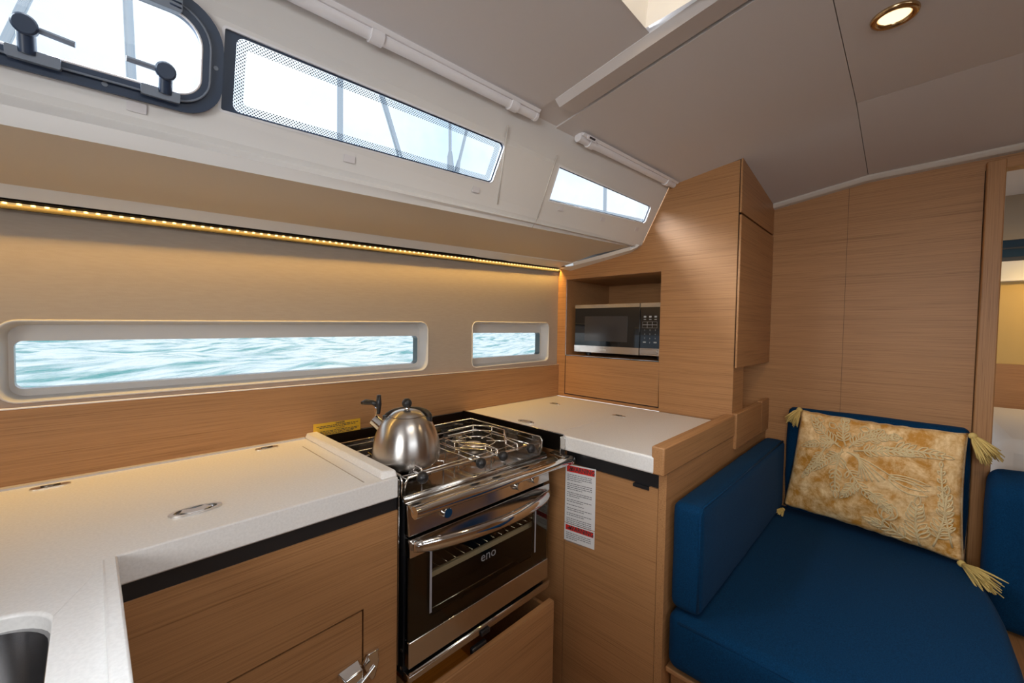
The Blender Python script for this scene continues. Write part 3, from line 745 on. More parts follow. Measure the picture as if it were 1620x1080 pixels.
for (kx, kz) in ((.488, .890), (.653, .8835), (.728, .8845), (.834, .8825)):
    k = nb(); bmesh.ops.create_uvsphere(k, u_segments=20, v_segments=12, radius=.0128, matrix=Matrix.Translation((kx, .731, kz)))
    kn = obj('clamp_knob', k, BLACKP, fbar, smooth=4)
    kp_ = nb(); tube(kp_, [(kx, .738, kz), (kx, .757, kz + .002)], .005, 10); obj('knob_ferrule', kp_, CHROME, kn, smooth=.6)
# burners and pan supports
for (bx, by, br) in ((.540, .865, .030), (.775, .905, .038), (.80, 1.0, .022)):
    bm = nb(); lathe(bm, [(0, .8675), (br * .72, .8675), (br * .8, .866), (br * .8, .860), (br, .859), (br * 1.1, .8525)], (bx, by, 0), 24)
    bn = obj('burner', bm, DSTEEL, hob, smooth=.5)
    bm = nb(); lathe(bm, [(0, .872), (br * .66, .872), (br * .7, .870), (br * .7, .8677)], (bx, by, 0), 24)
    obj('burner_cap', bm, BRUSH, bn, smooth=.5)
gr = nb()
for (bx, by, s_) in ((.540, .865, .082), (.775, .890, .088)):
    for k in range(6):
        a = k * PI / 3 + .3
        tube(gr, [(bx + math.cos(a) * .03, by + math.sin(a) * .03, .882), (bx + math.cos(a) * s_, by + math.sin(a) * s_, .882), (bx + math.cos(a) * s_, by + math.sin(a) * s_, .853)], .002, 6)
    tube(gr, [(bx + math.cos(k * PI / 12) * s_ * .62, by + math.sin(k * PI / 12) * s_ * .62, .880) for k in range(24)], .0019, 6, closed=True)
for y_ in (.79, .98, 1.03):
    tube(gr, [(.455, y_, .8795), (.89, y_, .8795)], .0019, 6)
for x_ in (.475, .665, .69, .875):
    tube(gr, [(x_, .775, .8775), (x_, 1.045, .8775)], .0019, 6)
for i in range(6): tube(gr, [(.60 + i * .018, 1.000, .8795), (.60 + i * .018, 1.05, .8795)], .0014, 6)
obj('pan_support', gr, CHROME, hob, smooth=4)
for pts in ([(.739, .976), (.839, .979), (.873, .929), (.868, .869), (.803, .797), (.790, .741)], [(.682, .924), (.678, .866), (.727, .797), (.716, .741)],
            [(.469, .936), (.461, .877), (.502, .806), (.499, .752)]):
    cb = nb()
    tube(cb, [(x_, y_, .901) for x_, y_ in pts], .0022, 7)
    tube(cb, [(x_, y_, .886) for x_, y_ in pts], .0022, 7)
    for x_, y_ in pts[1:-1:1]: tube(cb, [(x_, y_, .901), (x_, y_, .870)], .0018, 6)
    tube(cb, [(pts[-1][0], pts[-1][1], .901), (pts[-1][0], pts[-1][1] - .002, .884)], .0022, 7)
    obj('pan_clamp', cb, CHROME, fbar, smooth=4)
# hob front lip and control panel
bm = nb(); pts_ = []
for i in range(9):
    a = PI * (.55 - i * .14)
    pts_.append((.7385 - .008 * math.sin(a + .35), .8535 + .0075 * math.cos(a - .9)))
tube(bm, [(.447, .7385, .8525), (.905, .7385, .8475)], .0062, 12)
obj('hob_front_lip', bm, STEEL, sv, smooth=4)
obj('control_panel', hexa(nb(), [(.4535, .727, .774), (.913, .727, .774), (.913, .745, .774), (.4535, .745, .774)], [(.4535, .736, .8455), (.913, .736, .8415), (.913, .745, .8415), (.4535, .745, .8455)]), STEEL, sv, bevel=.002)
for kx, kz in ((.546, .800), (.779, .797), (.842, .799)):
    k = nb(); lathe(k, [(.0155, -.001), (.0155, -.004), (.0115, -.0045), (.0115, -.016), (.0105, -.0185), (0, -.0185)], (kx, .7345, kz), 28, 'Y')
    kn = obj('control_knob', k, CHROME, sv, smooth=.5)
    k = nb(); lathe(k, [(.0165, 0), (.0165, -.0012), (.0105, -.0014)], (kx, .7345, kz), 28, 'Y'); obj('knob_gasket', k, BLACKP, kn, smooth=.5)
k = nb(); lathe(k, [(.008, 0), (.008, -.003), (.006, -.004), (0, -.004)], (.880, .7345, .812), 20, 'Y'); obj('ignition_button', k, BLACKP, sv, smooth=.5)
# oven door
od = obj('oven_door', plate(nb(), [rrect(.4555, .912, .7285, .7675, .003, 2)], lambda a, b, d: Vector((a, .726 + d, b)), 0, .0195), STEEL, sv, bevel=.003, label='polished steel top strip of the oven door')
obj('door_glass', B(.4555, .912, .728, .732, .5485, .7283), OVENG, od)
bm = nb()
plate(bm, [[(.4555, .5485), (.912, .5485), (.912, .7283), (.4555, .7283)], [(.511, .575), (.850, .575), (.850, .722), (.511, .722)]], lambda a, b, d: Vector((a, .7335 + d, b)), 0, .004)
obj('door_glass_border', bm, BLACKG, od)
obj('lower_steel_band', B(.4555, .912, .727, .745, .4915, .5482), STEEL, od, bevel=.002)
obj('glass_strip', B(.506, .5115, .7272, .7278, .588, .726), STRIP, od); obj('glass_strip', B(.852, .8565, .7272, .7278, .588, .722), STRIP, od)
obj('door_lettering', text_bm('eno', .034, lambda a, b, d: Vector((.679 + a, .7276, .651 + b))), LOGO, od)
bm = nb(); hp = []
for i in range(25):
    s_ = i / 24; hp.append((.462 + s_ * .440, .722 - .040 * math.sin(PI * s_) ** .75, .7535 - .012 * s_ - .0))
tube(bm, hp, [.0132 * (.75 + .25 * min(1, math.sin(PI * i / 24) * 4)) for i in range(25)], 14, flat=(1.15, .75))
obj('door_handle', bm, CHROME, od, smooth=4)
bm = nb(); box(bm, .4535, .9145, .7225, .746, .4655, .4795); bx_ = obj('lower_rail', bm, STEEL, sv, bevel=.0015)
bm = nb(); tube(bm, [(.4545, .7235, .4835), (.914, .7235, .4835)], .0036, 10); obj('bright_rod', bm, CHROME, bx_, smooth=4)
obj('lock_clip', B(.650, .678, .7165, .7225, .462, .474), BLACKP, bx_, bevel=.002)
for z in (.483, .522): 
    k = nb(); lathe(k, [(.004, -.001), (.004, 0), (0, -.0015)], (.4532, .752, z), 12, 'X'); obj('side_bolt', k, CHROME, sv)

# crash bar in front of the stove
cbx = thing('crash_bar', (.72, .70, .84), 'polished steel grab bar across the front of the stove', 'grab bar')
bm = nb(); prof = []
for i in range(11):
    u = i / 10
    prof.append((.7305 - .034 * u, .8425 + .0025 * math.sin(u * PI) - .010 * u * u))
L_, R_ = [], []
for (y_, z_) in prof:
    L_.append(bm.verts.new((.4435, y_, z_ + .006))); R_.append(bm.verts.new((.925, y_, z_)))
for i in range(10): bm.faces.new((L_[i], R_[i], R_[i + 1], L_[i + 1]))
ex = bmesh.ops.extrude_face_region(bm, geom=bm.faces[:]); bmesh.ops.translate(bm, vec=(0, 0, -.003), verts=[g for g in ex['geom'] if isinstance(g, bmesh.types.BMVert)])
obj('bar_plate', bm, STEEL, cbx, smooth=.6)
bm = nb(); tube(bm, [(.444, .6935, .8395), (.9565, .6935, .8305)], .0125, 20); obj('bar_tube', bm, CHROME, cbx, smooth=.9)
bm = nb(); lathe(bm, [(0, 0), (.0125, 0), (.0132, .003), (.0132, .016), (.012, .0185), (0, .0195)], (.9565, .6935, .8305), 20, 'X'); obj('bar_end_cap', bm, CHROME, cbx, smooth=.6)
obj('end_bracket', hexa(nb(), [(.930, .688, .843), (.9535, .688, .843), (.9535, .742, .8475), (.930, .742, .8475)], [(.930, .688, .846), (.9535, .688, .846), (.9535, .742, .8505), (.930, .742, .8505)]), STEEL, cbx)

sh = thing('heat_shield', (.95, .94, .86), 'thin steel splash shield lining the right side of the stove bay', 'splash shield')
bm = nb(); plate(bm, [[(.706, .8515), (1.178, .8515), (1.178, .9035), (.712, .9035), (.706, .8975)]], lambda a, b, d: Vector((.9525 + d, a, b)), 0, .0012)
obj('shield_sheet', bm, DSTEEL, sh)
bm = nb(); tube(bm, [(.9528, .7055, .853), (.9528, .7055, .897), (.9528, .712, .9035), (.9528, 1.178, .9035)], .0014, 8); obj('shield_edge', bm, CHROME, sh, smooth=4)
bm = nb(); box(bm, .9315, .9523, .7045, .7058, .849, .902); obj('shield_return', bm, STEEL, sh, bevel=.0005)
sh = thing('heat_shield', (.68, 1.17, .8), 'dark steel splash shield across the back of the stove bay', 'splash shield')
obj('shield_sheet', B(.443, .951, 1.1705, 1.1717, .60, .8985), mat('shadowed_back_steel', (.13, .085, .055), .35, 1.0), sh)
sh = thing('heat_shield', (.443, .95, .8), 'dark steel strip between the left worktop and the stove', 'splash shield')
obj('shield_sheet', B(.4402, .4412, .7465, 1.17, .50, .892), DSTEEL, sh)
bm = nb(); tube(bm, [(.4416, .7475, .50), (.4416, .7475, .892), (.4416, 1.17, .892)], .0010, 6); obj('shield_edge', bm, CHROME, sh, smooth=4)

# drawer below the oven
dw = thing('drawer', (.68, .8, .1), 'oak drawer standing slightly open below the oven', 'drawer')
obj('drawer_front', B(.452, .908, .6985, .7165, .02, .4395), WX, dw, bevel=.001)
bm = nb(); box(bm, .887, .897, .7175, 1.10, .08, .425); box(bm, .463, .473, .7175, 1.10, .08, .425); box(bm, .473, .887, .7175, 1.10, .08, .09)
obj('drawer_box', bm, WX, dw)
obj('finger_latch', B(.622, .668, .7172, .7290, .430, .4465), BLACKP, dw, bevel=.003)
obj('bay_base', B(.444, .984, 1.12, 1.16, .02, .5), WX, lc)

# ------------------------------------------------------------------ kettle
kt = thing('kettle', (.524, .853, .8845), 'brushed steel whistling kettle with black handle standing on the hob', 'kettle')
C_ = (.524, .853, .8845)
prof = [(0, .002), (.060, .0), (.067, .001), (.0735, .005), (.0775, .012), (.0793, .022), (.0784, .037), (.0764, .052), (.0726, .0675), (.0669, .0827), (.0590, .0980), (.0500, .1075), (.0405, .1140)]
obj('body', lathe(nb(), prof, C_, 64), BRUSH, kt, smooth=.9)
lid = obj('lid', lathe(nb(), [(.0407, .1137), (.0410, .1150), (.037, .1185), (.031, .1228), (.022, .1262), (.011, .1278), (0, .1282)], C_, 48), BRUSH, kt, smooth=.9)
bm = nb(); lathe(bm, [(.0401, .1134), (.0414, .1141), (.0406, .1151)], C_, 48); obj('lid_rim', bm, DSTEEL, lid, smooth=.9)
bm = nb(); lathe(bm, [(.0055, .127), (.0065, .1285), (.0055, .131), (.0055, .134)], C_, 20); obj('knob_stem', bm, CHROME, lid, smooth=.6)
bm = nb(); bmesh.ops.create_uvsphere(bm, u_segments=24, v_segments=14, radius=.0118, matrix=Matrix.Translation((C_[0], C_[1], C_[2] + .1425))); obj('lid_knob', bm, BLACKP, lid, smooth=4)
# loop handle lying back behind the lid
rv_ = Vector((.696, -.717, 0)); bv = Vector((.717, .696, 0)); kc = Vector(C_)
bm = nb(); hp = []
for i in range(21):
    t_ = PI * (i / 20)
    hp.append(kc + rv_ * (-.053 * math.cos(t_)) + bv * (.004 + .040 * math.sin(t_)) + Vector((0, 0, .103 + .016 * math.sin(t_) ** .6)))
tube(bm, hp, [.0055 + .002 * math.sin(PI * i / 20) for i in range(21)], 12)
obj('handle', bm, BLACKP, kt, smooth=4)
for s_ in (-1, 1):
    p = kc + rv_ * (.053 * s_) + bv * .004
    bm = nb(); tube(bm, [p + Vector((0, 0, .090)), p + Vector((0, 0, .112))], .006, 10)
    obj('handle_bracket', bm, BLACKP, kt, smooth=.6)
# spout with whistle flap to the left
sd_ = (-rv_ + bv * .25).normalized()
bm = nb(); tube(bm, [kc + sd_ * .050 + Vector((0, 0, .068)), kc + sd_ * .072 + Vector((0, 0, .085)), kc + sd_ * .088 + Vector((0, 0, .097))], [.016, .0135, .0135], 20)
sp_ = obj('spout', bm, CHROME, kt, smooth=.8)
bm = nb(); p0 = kc + sd_ * .086 + Vector((0, 0, .104)); tube(bm, [p0, p0 + sd_ * -.004 + Vector((0, 0, .022))], .0055, 10, flat=(.35, 1.2))
obj('flap_bracket', bm, STEEL, sp_, smooth=.6)
bm = nb(); p1 = p0 + Vector((0, 0, .020)) - sd_ * .006
tube(bm, [p1 - sd_ * .004 + Vector((0, 0, -.012)), p1 - sd_ * .005 + Vector((0, 0, .012)), p1 - sd_ * .005 + Vector((0, 0, .034))], [.004, .0065, .005], 10)
tube(bm, [p1 + Vector((0, 0, .010)), p1 + sd_ * .012 + Vector((0, 0, .015)), p1 + sd_ * .030 + Vector((0, 0, .015)), p1 + sd_ * .042 + Vector((0, 0, .012))], [.0065, .006, .0068, .004], 10)
obj('whistle_lever', bm, BLACKP, sp_, smooth=4)

# ------------------------------------------------------------------ labels
def bars(bm, fm, x0, x1, y, h, rnd, fill=1.0):
    a = x0; end = x0 + (x1 - x0) * fill
    while a < end - .002:
        w_ = min(rnd.uniform(.004, .012), end - a)
        plate(bm, [[(a, y - h / 2), (a + w_, y - h / 2), (a + w_, y + h / 2), (a, y + h / 2)]], fm, 0, 0); a += w_ + .0016
rnd = random.Random(3)
def warning(name, label, ya, yb, z0, z1, tilt, rows, band):
    t_ = thing(name, (.985, (ya + yb) / 2, z0), label, 'label', None)
    f = lambda a, b, d: Vector((.9848 - d, ya - a, z1 - b + tilt * a / (ya - yb)))
    W_ = ya - yb; H_ = z1 - z0
    obj('label_sheet', plate(nb(), [[(0, 0), (W_, 0), (W_, H_), (0, H_)]], f, 0, .0006), PAPER, t_)
    bd = obj('red_band', plate(nb(), [[(.005, .004), (W_ - .004, .004), (W_ - .004, band), (.005, band)]], f, .0007, .0009), RED, t_)
    obj('heading', text_bm('WARNING', .019, lambda a, b, d: f(W_ * .57 + a * .92, (band + .004) / 2 - b, .0011), bold=.0004), INK, bd)
    tr = nb(); plate(tr, [[(.010, band - .004), (.020, .007), (.028, band - .004)], [(.0145, band - .0065), (.0195, .0115), (.0245, band - .0065)][::-1]], f, .0011, .0011)
    obj('warning_triangle', tr, INK, bd)
    ink = nb(); y = band + .008
    for grp in rows:
        for i in range(grp):
            bars(ink, lambda a, b, d: f(a, b, .0008), .007, W_ - .008, y, .0022, rnd, .96 if i < grp - 1 else rnd.uniform(.35, .8)); y += .0055
        y += .0045
    obj('printed_lines', ink, mat('label_print', (.22, .22, .24), .6), t_)
warning('warning_label', 'tall white label with red warning band on oak cabinet front, just under the bar end', .7235, .6190, .6330, .8085, .008, (4, 4, 3, 2, 1, 2, 2, 5), .022)
warning('warning_label', 'short white label with red warning band directly beneath the taller one', .7240, .6190, .5795, .6310, .008, (4, 1), .019)
yl = thing('danger_label', (.51, 1.17, .886), 'yellow printed label on the oak backsplash behind the kettle', 'label')
yf = lambda a, b, d: Vector((a, 1.193 - .0125 * a - .0125 - d, b))
obj('label_sheet', plate(nb(), [[(.428, .8990), (.562, .8990), (.562, .9325), (.428, .9345)]], yf, 0, .0006), YELLOW, yl)
ink = nb(); merge(ink, text_bm('DANGER', .0065, lambda a, b, d: yf(.502 + a, .9295 + b, .0009), bold=.0002)); merge(ink, text_bm('DANGER', .0065, lambda a, b, d: yf(.502 + a, .9150 + b, .0009)))
for z, a0, a1 in ((.9247, .436, .556), (.9205, .444, .548), (.9100, .446, .556), (.9060, .446, .552), (.9020, .446, .54)):
    bars(ink, lambda a, b, d: yf(a, b, .0008), a0, a1, z, .0021, rnd)
plate(ink, [[(.431, .9015), (.4375, .9125), (.444, .9015)], [(.434, .9032), (.4375, .9095), (.441, .9032)][::-1]], yf, .0008, .0008)
obj('printed_lines', ink, INK, yl)

# ------------------------------------------------------------------ settee and cushions
st_ = thing('settee', (1.45, .12, 0), 'oak settee base under the blue seat cushion', 'settee')
obj('base_box', B(1.03, 1.945, -.15, .412, .0, .352), WX, st_)
obj('seat_board', B(.998, 1.945, -.155, .414, .353, .3655), WY, st_, bevel=.003)

def cushion(name, label, x0, x1, y0, y1, z0, z1, r, crown=(0, 0, 0), group=None, nn=10, skew=None):
    """soft box: rounded edges, slightly crowned faces, piping seam as part"""
    t_ = thing(name, ((x0 + x1) / 2, (y0 + y1) / 2, z0), label, 'cushion', group)
    bm = nb(); box(bm, x0, x1, y0, y1, z0, z1)
    bmesh.ops.bevel(bm, geom=bm.edges[:] + bm.verts[:], offset=r, segments=5, profile=.5, affect='EDGES')
    bmesh.ops.triangulate(bm, faces=[f for f in bm.faces if len(f.verts) > 4])
    bm2 = nb(); bm.free()
    # gridded soft box
    cx, cy, cz = (x0 + x1) / 2, (y0 + y1) / 2, (z0 + z1) / 2; hx, hy, hz = (x1 - x0) / 2, (y1 - y0) / 2, (z1 - z0) / 2
    bmesh.ops.create_cube(bm2, size=2.0); bmesh.ops.subdivide_edges(bm2, edges=bm2.edges[:], cuts=15, use_grid_fill=True)
    for v in bm2.verts:
        p = v.co.copy(); q = Vector((p.x * hx, p.y * hy, p.z * hz))
        # snap the outer rows to the rounding radius
        for k, h in ((0, hx), (1, hy), (2, hz)):
            a = abs(p[k]); s_ = 1 if p[k] >= 0 else -1
            inner = h - r
            q[k] = s_ * (a / .625 * inner if a <= .626 else inner + (a - .625) / .375 * r)
        c_ = Vector([max(-(h - r), min(h - r, q[k])) for k, h in ((0, hx), (1, hy), (2, hz))])
        d_ = q - c_
        m_ = max(abs(d_.x), abs(d_.y), abs(d_.z))
        if d_.length > 1e-9: d_ = d_.normalized() * m_
        q = c_ + d_
        u = [q.x / hx, q.y / hy, q.z / hz]
        for k in range(3):
            o1, o2 = [(1, 2), (0, 2), (0, 1)][k]
            q[k] += crown[k] * u[k] * (1 - u[o1] ** 2) * (1 - u[o2] ** 2)
        w_ = .0016 * math.sin(q.x * 31 + q.z * 17) * math.sin(q.y * 27 + q.z * 23)
        q += q.normalized() * w_
        v.co = Vector((cx, cy, cz)) + q
        if skew: v.co = skew(v.co)
    obj('cover', bm2, BLUE, t_, smooth=4)
    return t_
def seam(t_, pts, closed=True):
    obj('piping', tube(nb(), pts, .0030, 8, closed=closed), BLUE, t_, smooth=4)
def seat_shape(p):
    # the seat's inboard forward corner is trimmed round
    if p.x > 1.45 and p.y < .1: p.y += .10 * ((p.x - 1.45) / .5) ** 2 * ((.1 - p.y) / .3) * .55
    return p
t_ = cushion('seat_cushion', 'wide flat blue seat cushion of the settee',   .985, 1.948, -.193, .410, .3735, .516, .028, (.004, .004, .006), skew=seat_shape)
seam(t_, [(.9875, -.165, .500), (.9875, .382, .500)], False)
t_ = cushion('back_cushion', 'long blue side cushion standing along the oak panel behind the worktop', 1.000, 1.895, .336, .409, .521, .788, .020, (.004, .005, .004))
seam(t_, [(1.004, .342, .535), (1.004, .342, .772), (1.02, .342, .784), (1.88, .342, .784)], False)
t_ = cushion('back_cushion', 'thin blue back cushion upright against the bulkhead behind the golden pillow', 1.893, 1.948, -.145, .332, .521, .915, .018, (.004, .004, .003))
def rsk(p):
    u = (p.x - 1.78) / .13
    p.z += .045 * u * max(0, (p.z - .5) / .25); return p
t_ = cushion('back_cushion', 'blue cushion at the right edge beside the doorway post', 1.785, 1.915, -.50, -.181, .372, .770, .030, (.006, .006, .01), skew=rsk)
s2 = thing('side_locker', (1.7, -.5, 0), 'oak locker under the blue cushion at the right edge', 'locker')
obj('locker_box', B(1.50, 1.90, -.8, -.205, 0, .36), WX, s2, bevel=.003)

# ------------------------------------------------------------------ golden pillow
pl = thing('throw_pillow', (1.84, .08, .52), 'golden crushed-velvet pillow with cord embroidery and corner tassels', 'pillow')
cTL, cTR, cBL, cBR = Vector((1.853, .283, .920)), Vector((1.833, -.136, .914)), Vector((1.838, .326, .552)), Vector((1.795, -.138, .534))
nP = ((cTR - cTL).cross(cBL - cTL)).normalized()
if nP.x > 0: nP = -nP
def pil(u, v, side_=1, off=0):
    """u to the right, v down, both 0..1"""
    pin = .030
    uu = u; vv = v
    e = lambda s: s * (1 - s) * 4
    p = cTL.lerp(cTR, uu).lerp(cBL.lerp(cBR, uu), vv)
    # sides curve in slightly between the pulled corners
    p += (cTR - cTL) * (-(uu - .5) * pin * e(vv)) + (cBL - cTL) * (-(vv - .5) * pin * 1.2 * e(uu))
    puff = (max(0, e(uu)) ** .55) * (max(0, e(vv)) ** .55)
    wr = .0035 * math.sin(uu * 23 + 3 * math.sin(vv * 9)) * math.sin(vv * 17 + uu * 6) * min(1, puff * 2)
    edge = .0012 * math.sin(uu * 47 + 2 * math.sin(uu * 11)) * (1 - e(vv)) ** 4
    if side_ > 0: return p + nP * (.056 * puff + wr + off) + Vector((0, 0, edge))
    return p - nP * (.022 * puff) + Vector((0, 0, edge))
bm = nb(); n_ = 44
G = {}
for s_ in (1, -1):
    for i in range(n_ + 1):
        for j in range(n_ + 1):
            if s_ == -1 and (i in (0, n_) or j in (0, n_)): G[s_, i, j] = G[1, i, j]; continue
            G[s_, i, j] = bm.verts.new(pil(i / n_, j / n_, s_))
    for i in range(n_):
        for j in range(n_):
            q = (G[s_, i, j], G[s_, i + 1, j], G[s_, i + 1, j + 1], G[s_, i, j + 1])
            bm.faces.new(q if s_ == 1 else q[::-1])
obj('cover', bm, VELVET, pl, smooth=4)
em_ = nb()
def cord(pts, r=.0023): tube(em_, [pil(max(.01, min(.99, u)), max(.01, min(.99, v)), 1, .0018) for u, v in pts], r, 5)
def curve2(p, ang, ln, bend, n=8):
    out = [p]; a = ang; q = p
    for i in range(n):
        q = (q[0] + math.cos(a) * ln / n, q[1] + math.sin(a) * ln / n * 1.12); a += bend / n; out.append(q)
    return out
def leafloop(p, ang, ln, w_):
    pts = []
    for i in range(11):
        t_ = i / 10; s_ = 2 * t_ if t_ <= .5 else 2 * (1 - t_); sg = 1 if t_ <= .5 else -1
        a_ = s_ * ln; b_ = sg * w_ * math.sin(PI * s_) ** .8
        pts.append((p[0] + math.cos(ang) * a_ - math.sin(ang) * b_, p[1] + (math.sin(ang) * a_ + math.cos(ang) * b_) * 1.12))
    cord(pts, .0021)
def sprig(p, ang, ln, bend, nl, ll, spread=.9):
    st__ = curve2(p, ang, ln, bend, 10); cord(st__, .0026)
    for i in range(nl):
        f_ = .22 + .78 * i / max(1, nl - 1); k = min(9, int(f_ * 10)); a = ang + bend * f_
        for s_ in (-1, 1): leafloop(st__[k], a + s_ * (spread * (1.1 - .6 * f_)), ll * (1.05 - .35 * f_), ll * .16)
    leafloop(st__[-1], ang + bend, ll * .9, ll * .16)
sprig((.33, .28), 1.75, .36, -.35, 6, .075)
sprig((.36, .42), .95, .26, -.1, 5, .07)
sprig((.34, .30), 2.4, .24, -.3, 7, .06)
sprig((.32, .27), 3.6, .26, .5, 7, .075)
sprig((.35, .25), 4.3, .22, .6, 6, .07)
sprig((.37, .26), 5.2, .20, .5, 6, .065)
sprig((.40, .28), 5.95, .34, .35, 8, .065)
sprig((.58, .20), -.15, .30, .3, 7, .075)
sprig((.22, .30), 1.9, .30, .1, 8, .05)
sprig((.30, .24), 3.0, .22, -.4, 7, .06)
sprig((.46, .18), 5.6, .18, .6, 6, .055)
sprig((.44, .55), 1.9, .14, .2, 5, .06)
sprig((.52, .60), .7, .16, .2, 5, .06)
sprig((.95, .90), 4.55, .55, .1, 10, .05)
sprig((.80, .97), 4.5, .30, .3, 7, .095)
sprig((.76, .95), 3.6, .20, -.3, 5, .085)
sprig((.86, .94), 5.0, .40, -.3, 7, .08)
for k in range(7): cord(curve2((.36 + k * .012, .30), .25 + k * .18, .30 - .02 * k, .35, 8))
for k in range(3): leafloop((.62, .42 + .02 * k), .12 + .1 * k, .22, .018 + .01 * k)
cord(curve2((.60, .93), -1.45, .10, .1)); leafloop((.61, .83), -1.3, .15, .055); leafloop((.61, .83), -1.3, .13, .025); leafloop((.61, .83), -1.1, .14, .04)
for k in range(6): leafloop((.12 + k * .10, .05 + .015 * (k % 2)), .2 + .5 * (k % 3), .06, .022)
obj('embroidery', em_, CORD, pl, smooth=4)
def tassel(c, d, ln, spread, seed, r0=.010):
    rn = random.Random(seed); bm = nb(); c = Vector(c); d = Vector(d).normalized()
    bmesh.ops.create_uvsphere(bm, u_segments=10, v_segments=8, radius=r0, matrix=Matrix.Translation(c))
    for i in range(64):
        s1 = Vector((rn.uniform(-1, 1), rn.uniform(-1, 1), rn.uniform(-1, 1))) * spread
        e = (d + s1).normalized() * ln * rn.uniform(.75, 1.1)
        g = Vector((0, 0, -ln * .16 * rn.random()))
        p0 = c + s1 * r0 * .6
        tube(bm, [p0, p0 + e * .35 + s1 * .004, p0 + e * .7 + g * .4, p0 + e + g], [.0024, .0030, .0028, .0012], 5)
    obj('tassel', bm, TASSEL, pl, smooth=4, label='straw-yellow yarn tassel')
tassel(cTL + Vector((-.010, .004, .000)), (-.25, .40, -.75), .055, .36, 1)
tassel(cTR + Vector((-.010, -.008, -.004)), (-.15, -.50, -.70), .072, .36, 2)
tassel(cBL + Vector((-.022, -.004, -.012)), (-.8, .10, .02), .036, .24, 3, .007)
tassel(cBR + Vector((-.014, .006, .002)), (-.84, -.46, -.02), .105, .22, 4, .010)

# ------------------------------------------------------------------ portlight with its latches
po = thing('opening_portlight', side(0, .1, 0), 'dark framed opening portlight with two latches at upper left', 'portlight')
fo = rrect(-.60, .2235, .026, .190, [.062, .06, .06, .050], 10)
f1 = rrect(-.60, .2065, .040, .174, [.050, .05, .05, .040], 10)
f2 = rrect(-.60, .1955, .050, .161, [.038, .04, .04, .030], 10)
def port(a, b, d): return side(a, b - .016 * max(-1, min(0, (a - .15) / .22)) * 0 + (.018 * (a - .2) if b < .1 else .004 * (a - .2)), d)
obj('outer_frame', plate(nb(), [fo, f1], port, -.010, .006), NAVY, po, bevel=.003, seg=3)
obj('inner_frame', plate(nb(), [f1, f2], port, -.016, .004), NAVY, po, bevel=.003, seg=3)
obj('frame_bead', tube(nb(), [port(a, b, -.0165) for a, b in rrect(-.60, .2065, .040, .174, [.050, .05, .05, .040], 10)], .0016, 6, closed=True), GREYP, po, smooth=4)
obj('bright_seal', tube(nb(), [port(a, b, -.0160) for a, b in f2], .0016, 6, closed=True), WHITEP, po, smooth=4)
obj('portlight_pane', plate(nb(), [f2], port, -.002, -.002), GLASS, po)
for (b0_, b1_, zb, kx, kb, lx, lb) in ((.003, .050, .0415, .0215, .073, .064, .0685), (.127, .171, .0425, .1535, .072, .112, .0725)):
    br = obj('latch_plate', plate(nb(), [rrect(b0_, b1_, zb - .0085, zb + .0055, .002, 3)], side, -.026, -.010), GREYP, po, bevel=.002)
    arm = nb(); tube(arm, [side(kx, zb, -.022), side(kx, kb, -.026)], .0085, 14)
    kn = nb(); p_ = side(kx, kb, -.027); nrm_ = (side(kx, kb, -1) - side(kx, kb, 0)).normalized()
    tube(arm, [p_ - nrm_ * .008, p_ - nrm_ * .002, p_ + nrm_ * .008, p_ + nrm_ * .010], [.0100, .0120, .0120, .0100], 20)
    kn.free(); obj('latch_knob', arm, NAVY, br, smooth=.6)
    lv = nb(); tube(lv, [side(kx + (lx - kx) * .2, kb + (lb - kb) * .2, -.028), side(lx, lb, -.030)], .0042, 8, flat=(.9, 1.0)); obj('latch_lever', lv, GREYP, br, smooth=.6)
hg = obj('hinge_block', plate(nb(), [rrect(.120, .1715, .158, .188, .004, 3)], side, -.026, -.010), GREYP, po, bevel=.003)
rb = nb()
for k in range(3): tube(rb, [side(.157, .165 + k * .006, -.0265), side(.170, .164 + k * .006, -.0265)], .0012, 6)
obj('hinge_ribs', rb, NAVY, hg, smooth=4)
for a_, b_ in ((.2140, .104), (.09, .0335)):
    k = nb(); p_ = side(a_, b_, -.0098); nrm_ = (side(a_, b_, -1) - side(a_, b_, 0)).normalized()
    tube(k, [p_, p_ + nrm_ * .0015], .0032, 12); obj('frame_screw', k, GREYP, po, smooth=.6)

# small square fastener patches below the windows
places = ('below the portlight', 'below the middle of the long window', 'below the forward end of the long window', 'below the after end of the small window', 'below the middle of the small window', 'below the forward corner of the small window')
for (a_, b_), pl_ in zip(((.123, .0150), (.435, .0245), (.750, .034), (1.070, .049), (1.283, .0545), (1.50, .056)), places):
    tag(obj('fastener_patch', plate(nb(), [rrect(a_ - .011, a_ + .011, b_ - .0072, b_ + .0072, .001, 2)], side, -.0014, -.0002), mat('velcro_grey', (.70, .675, .685), .8)), 'small pale square fastener patch ' + pl_, 'patch', 'fastener patches under the deckhouse windows')

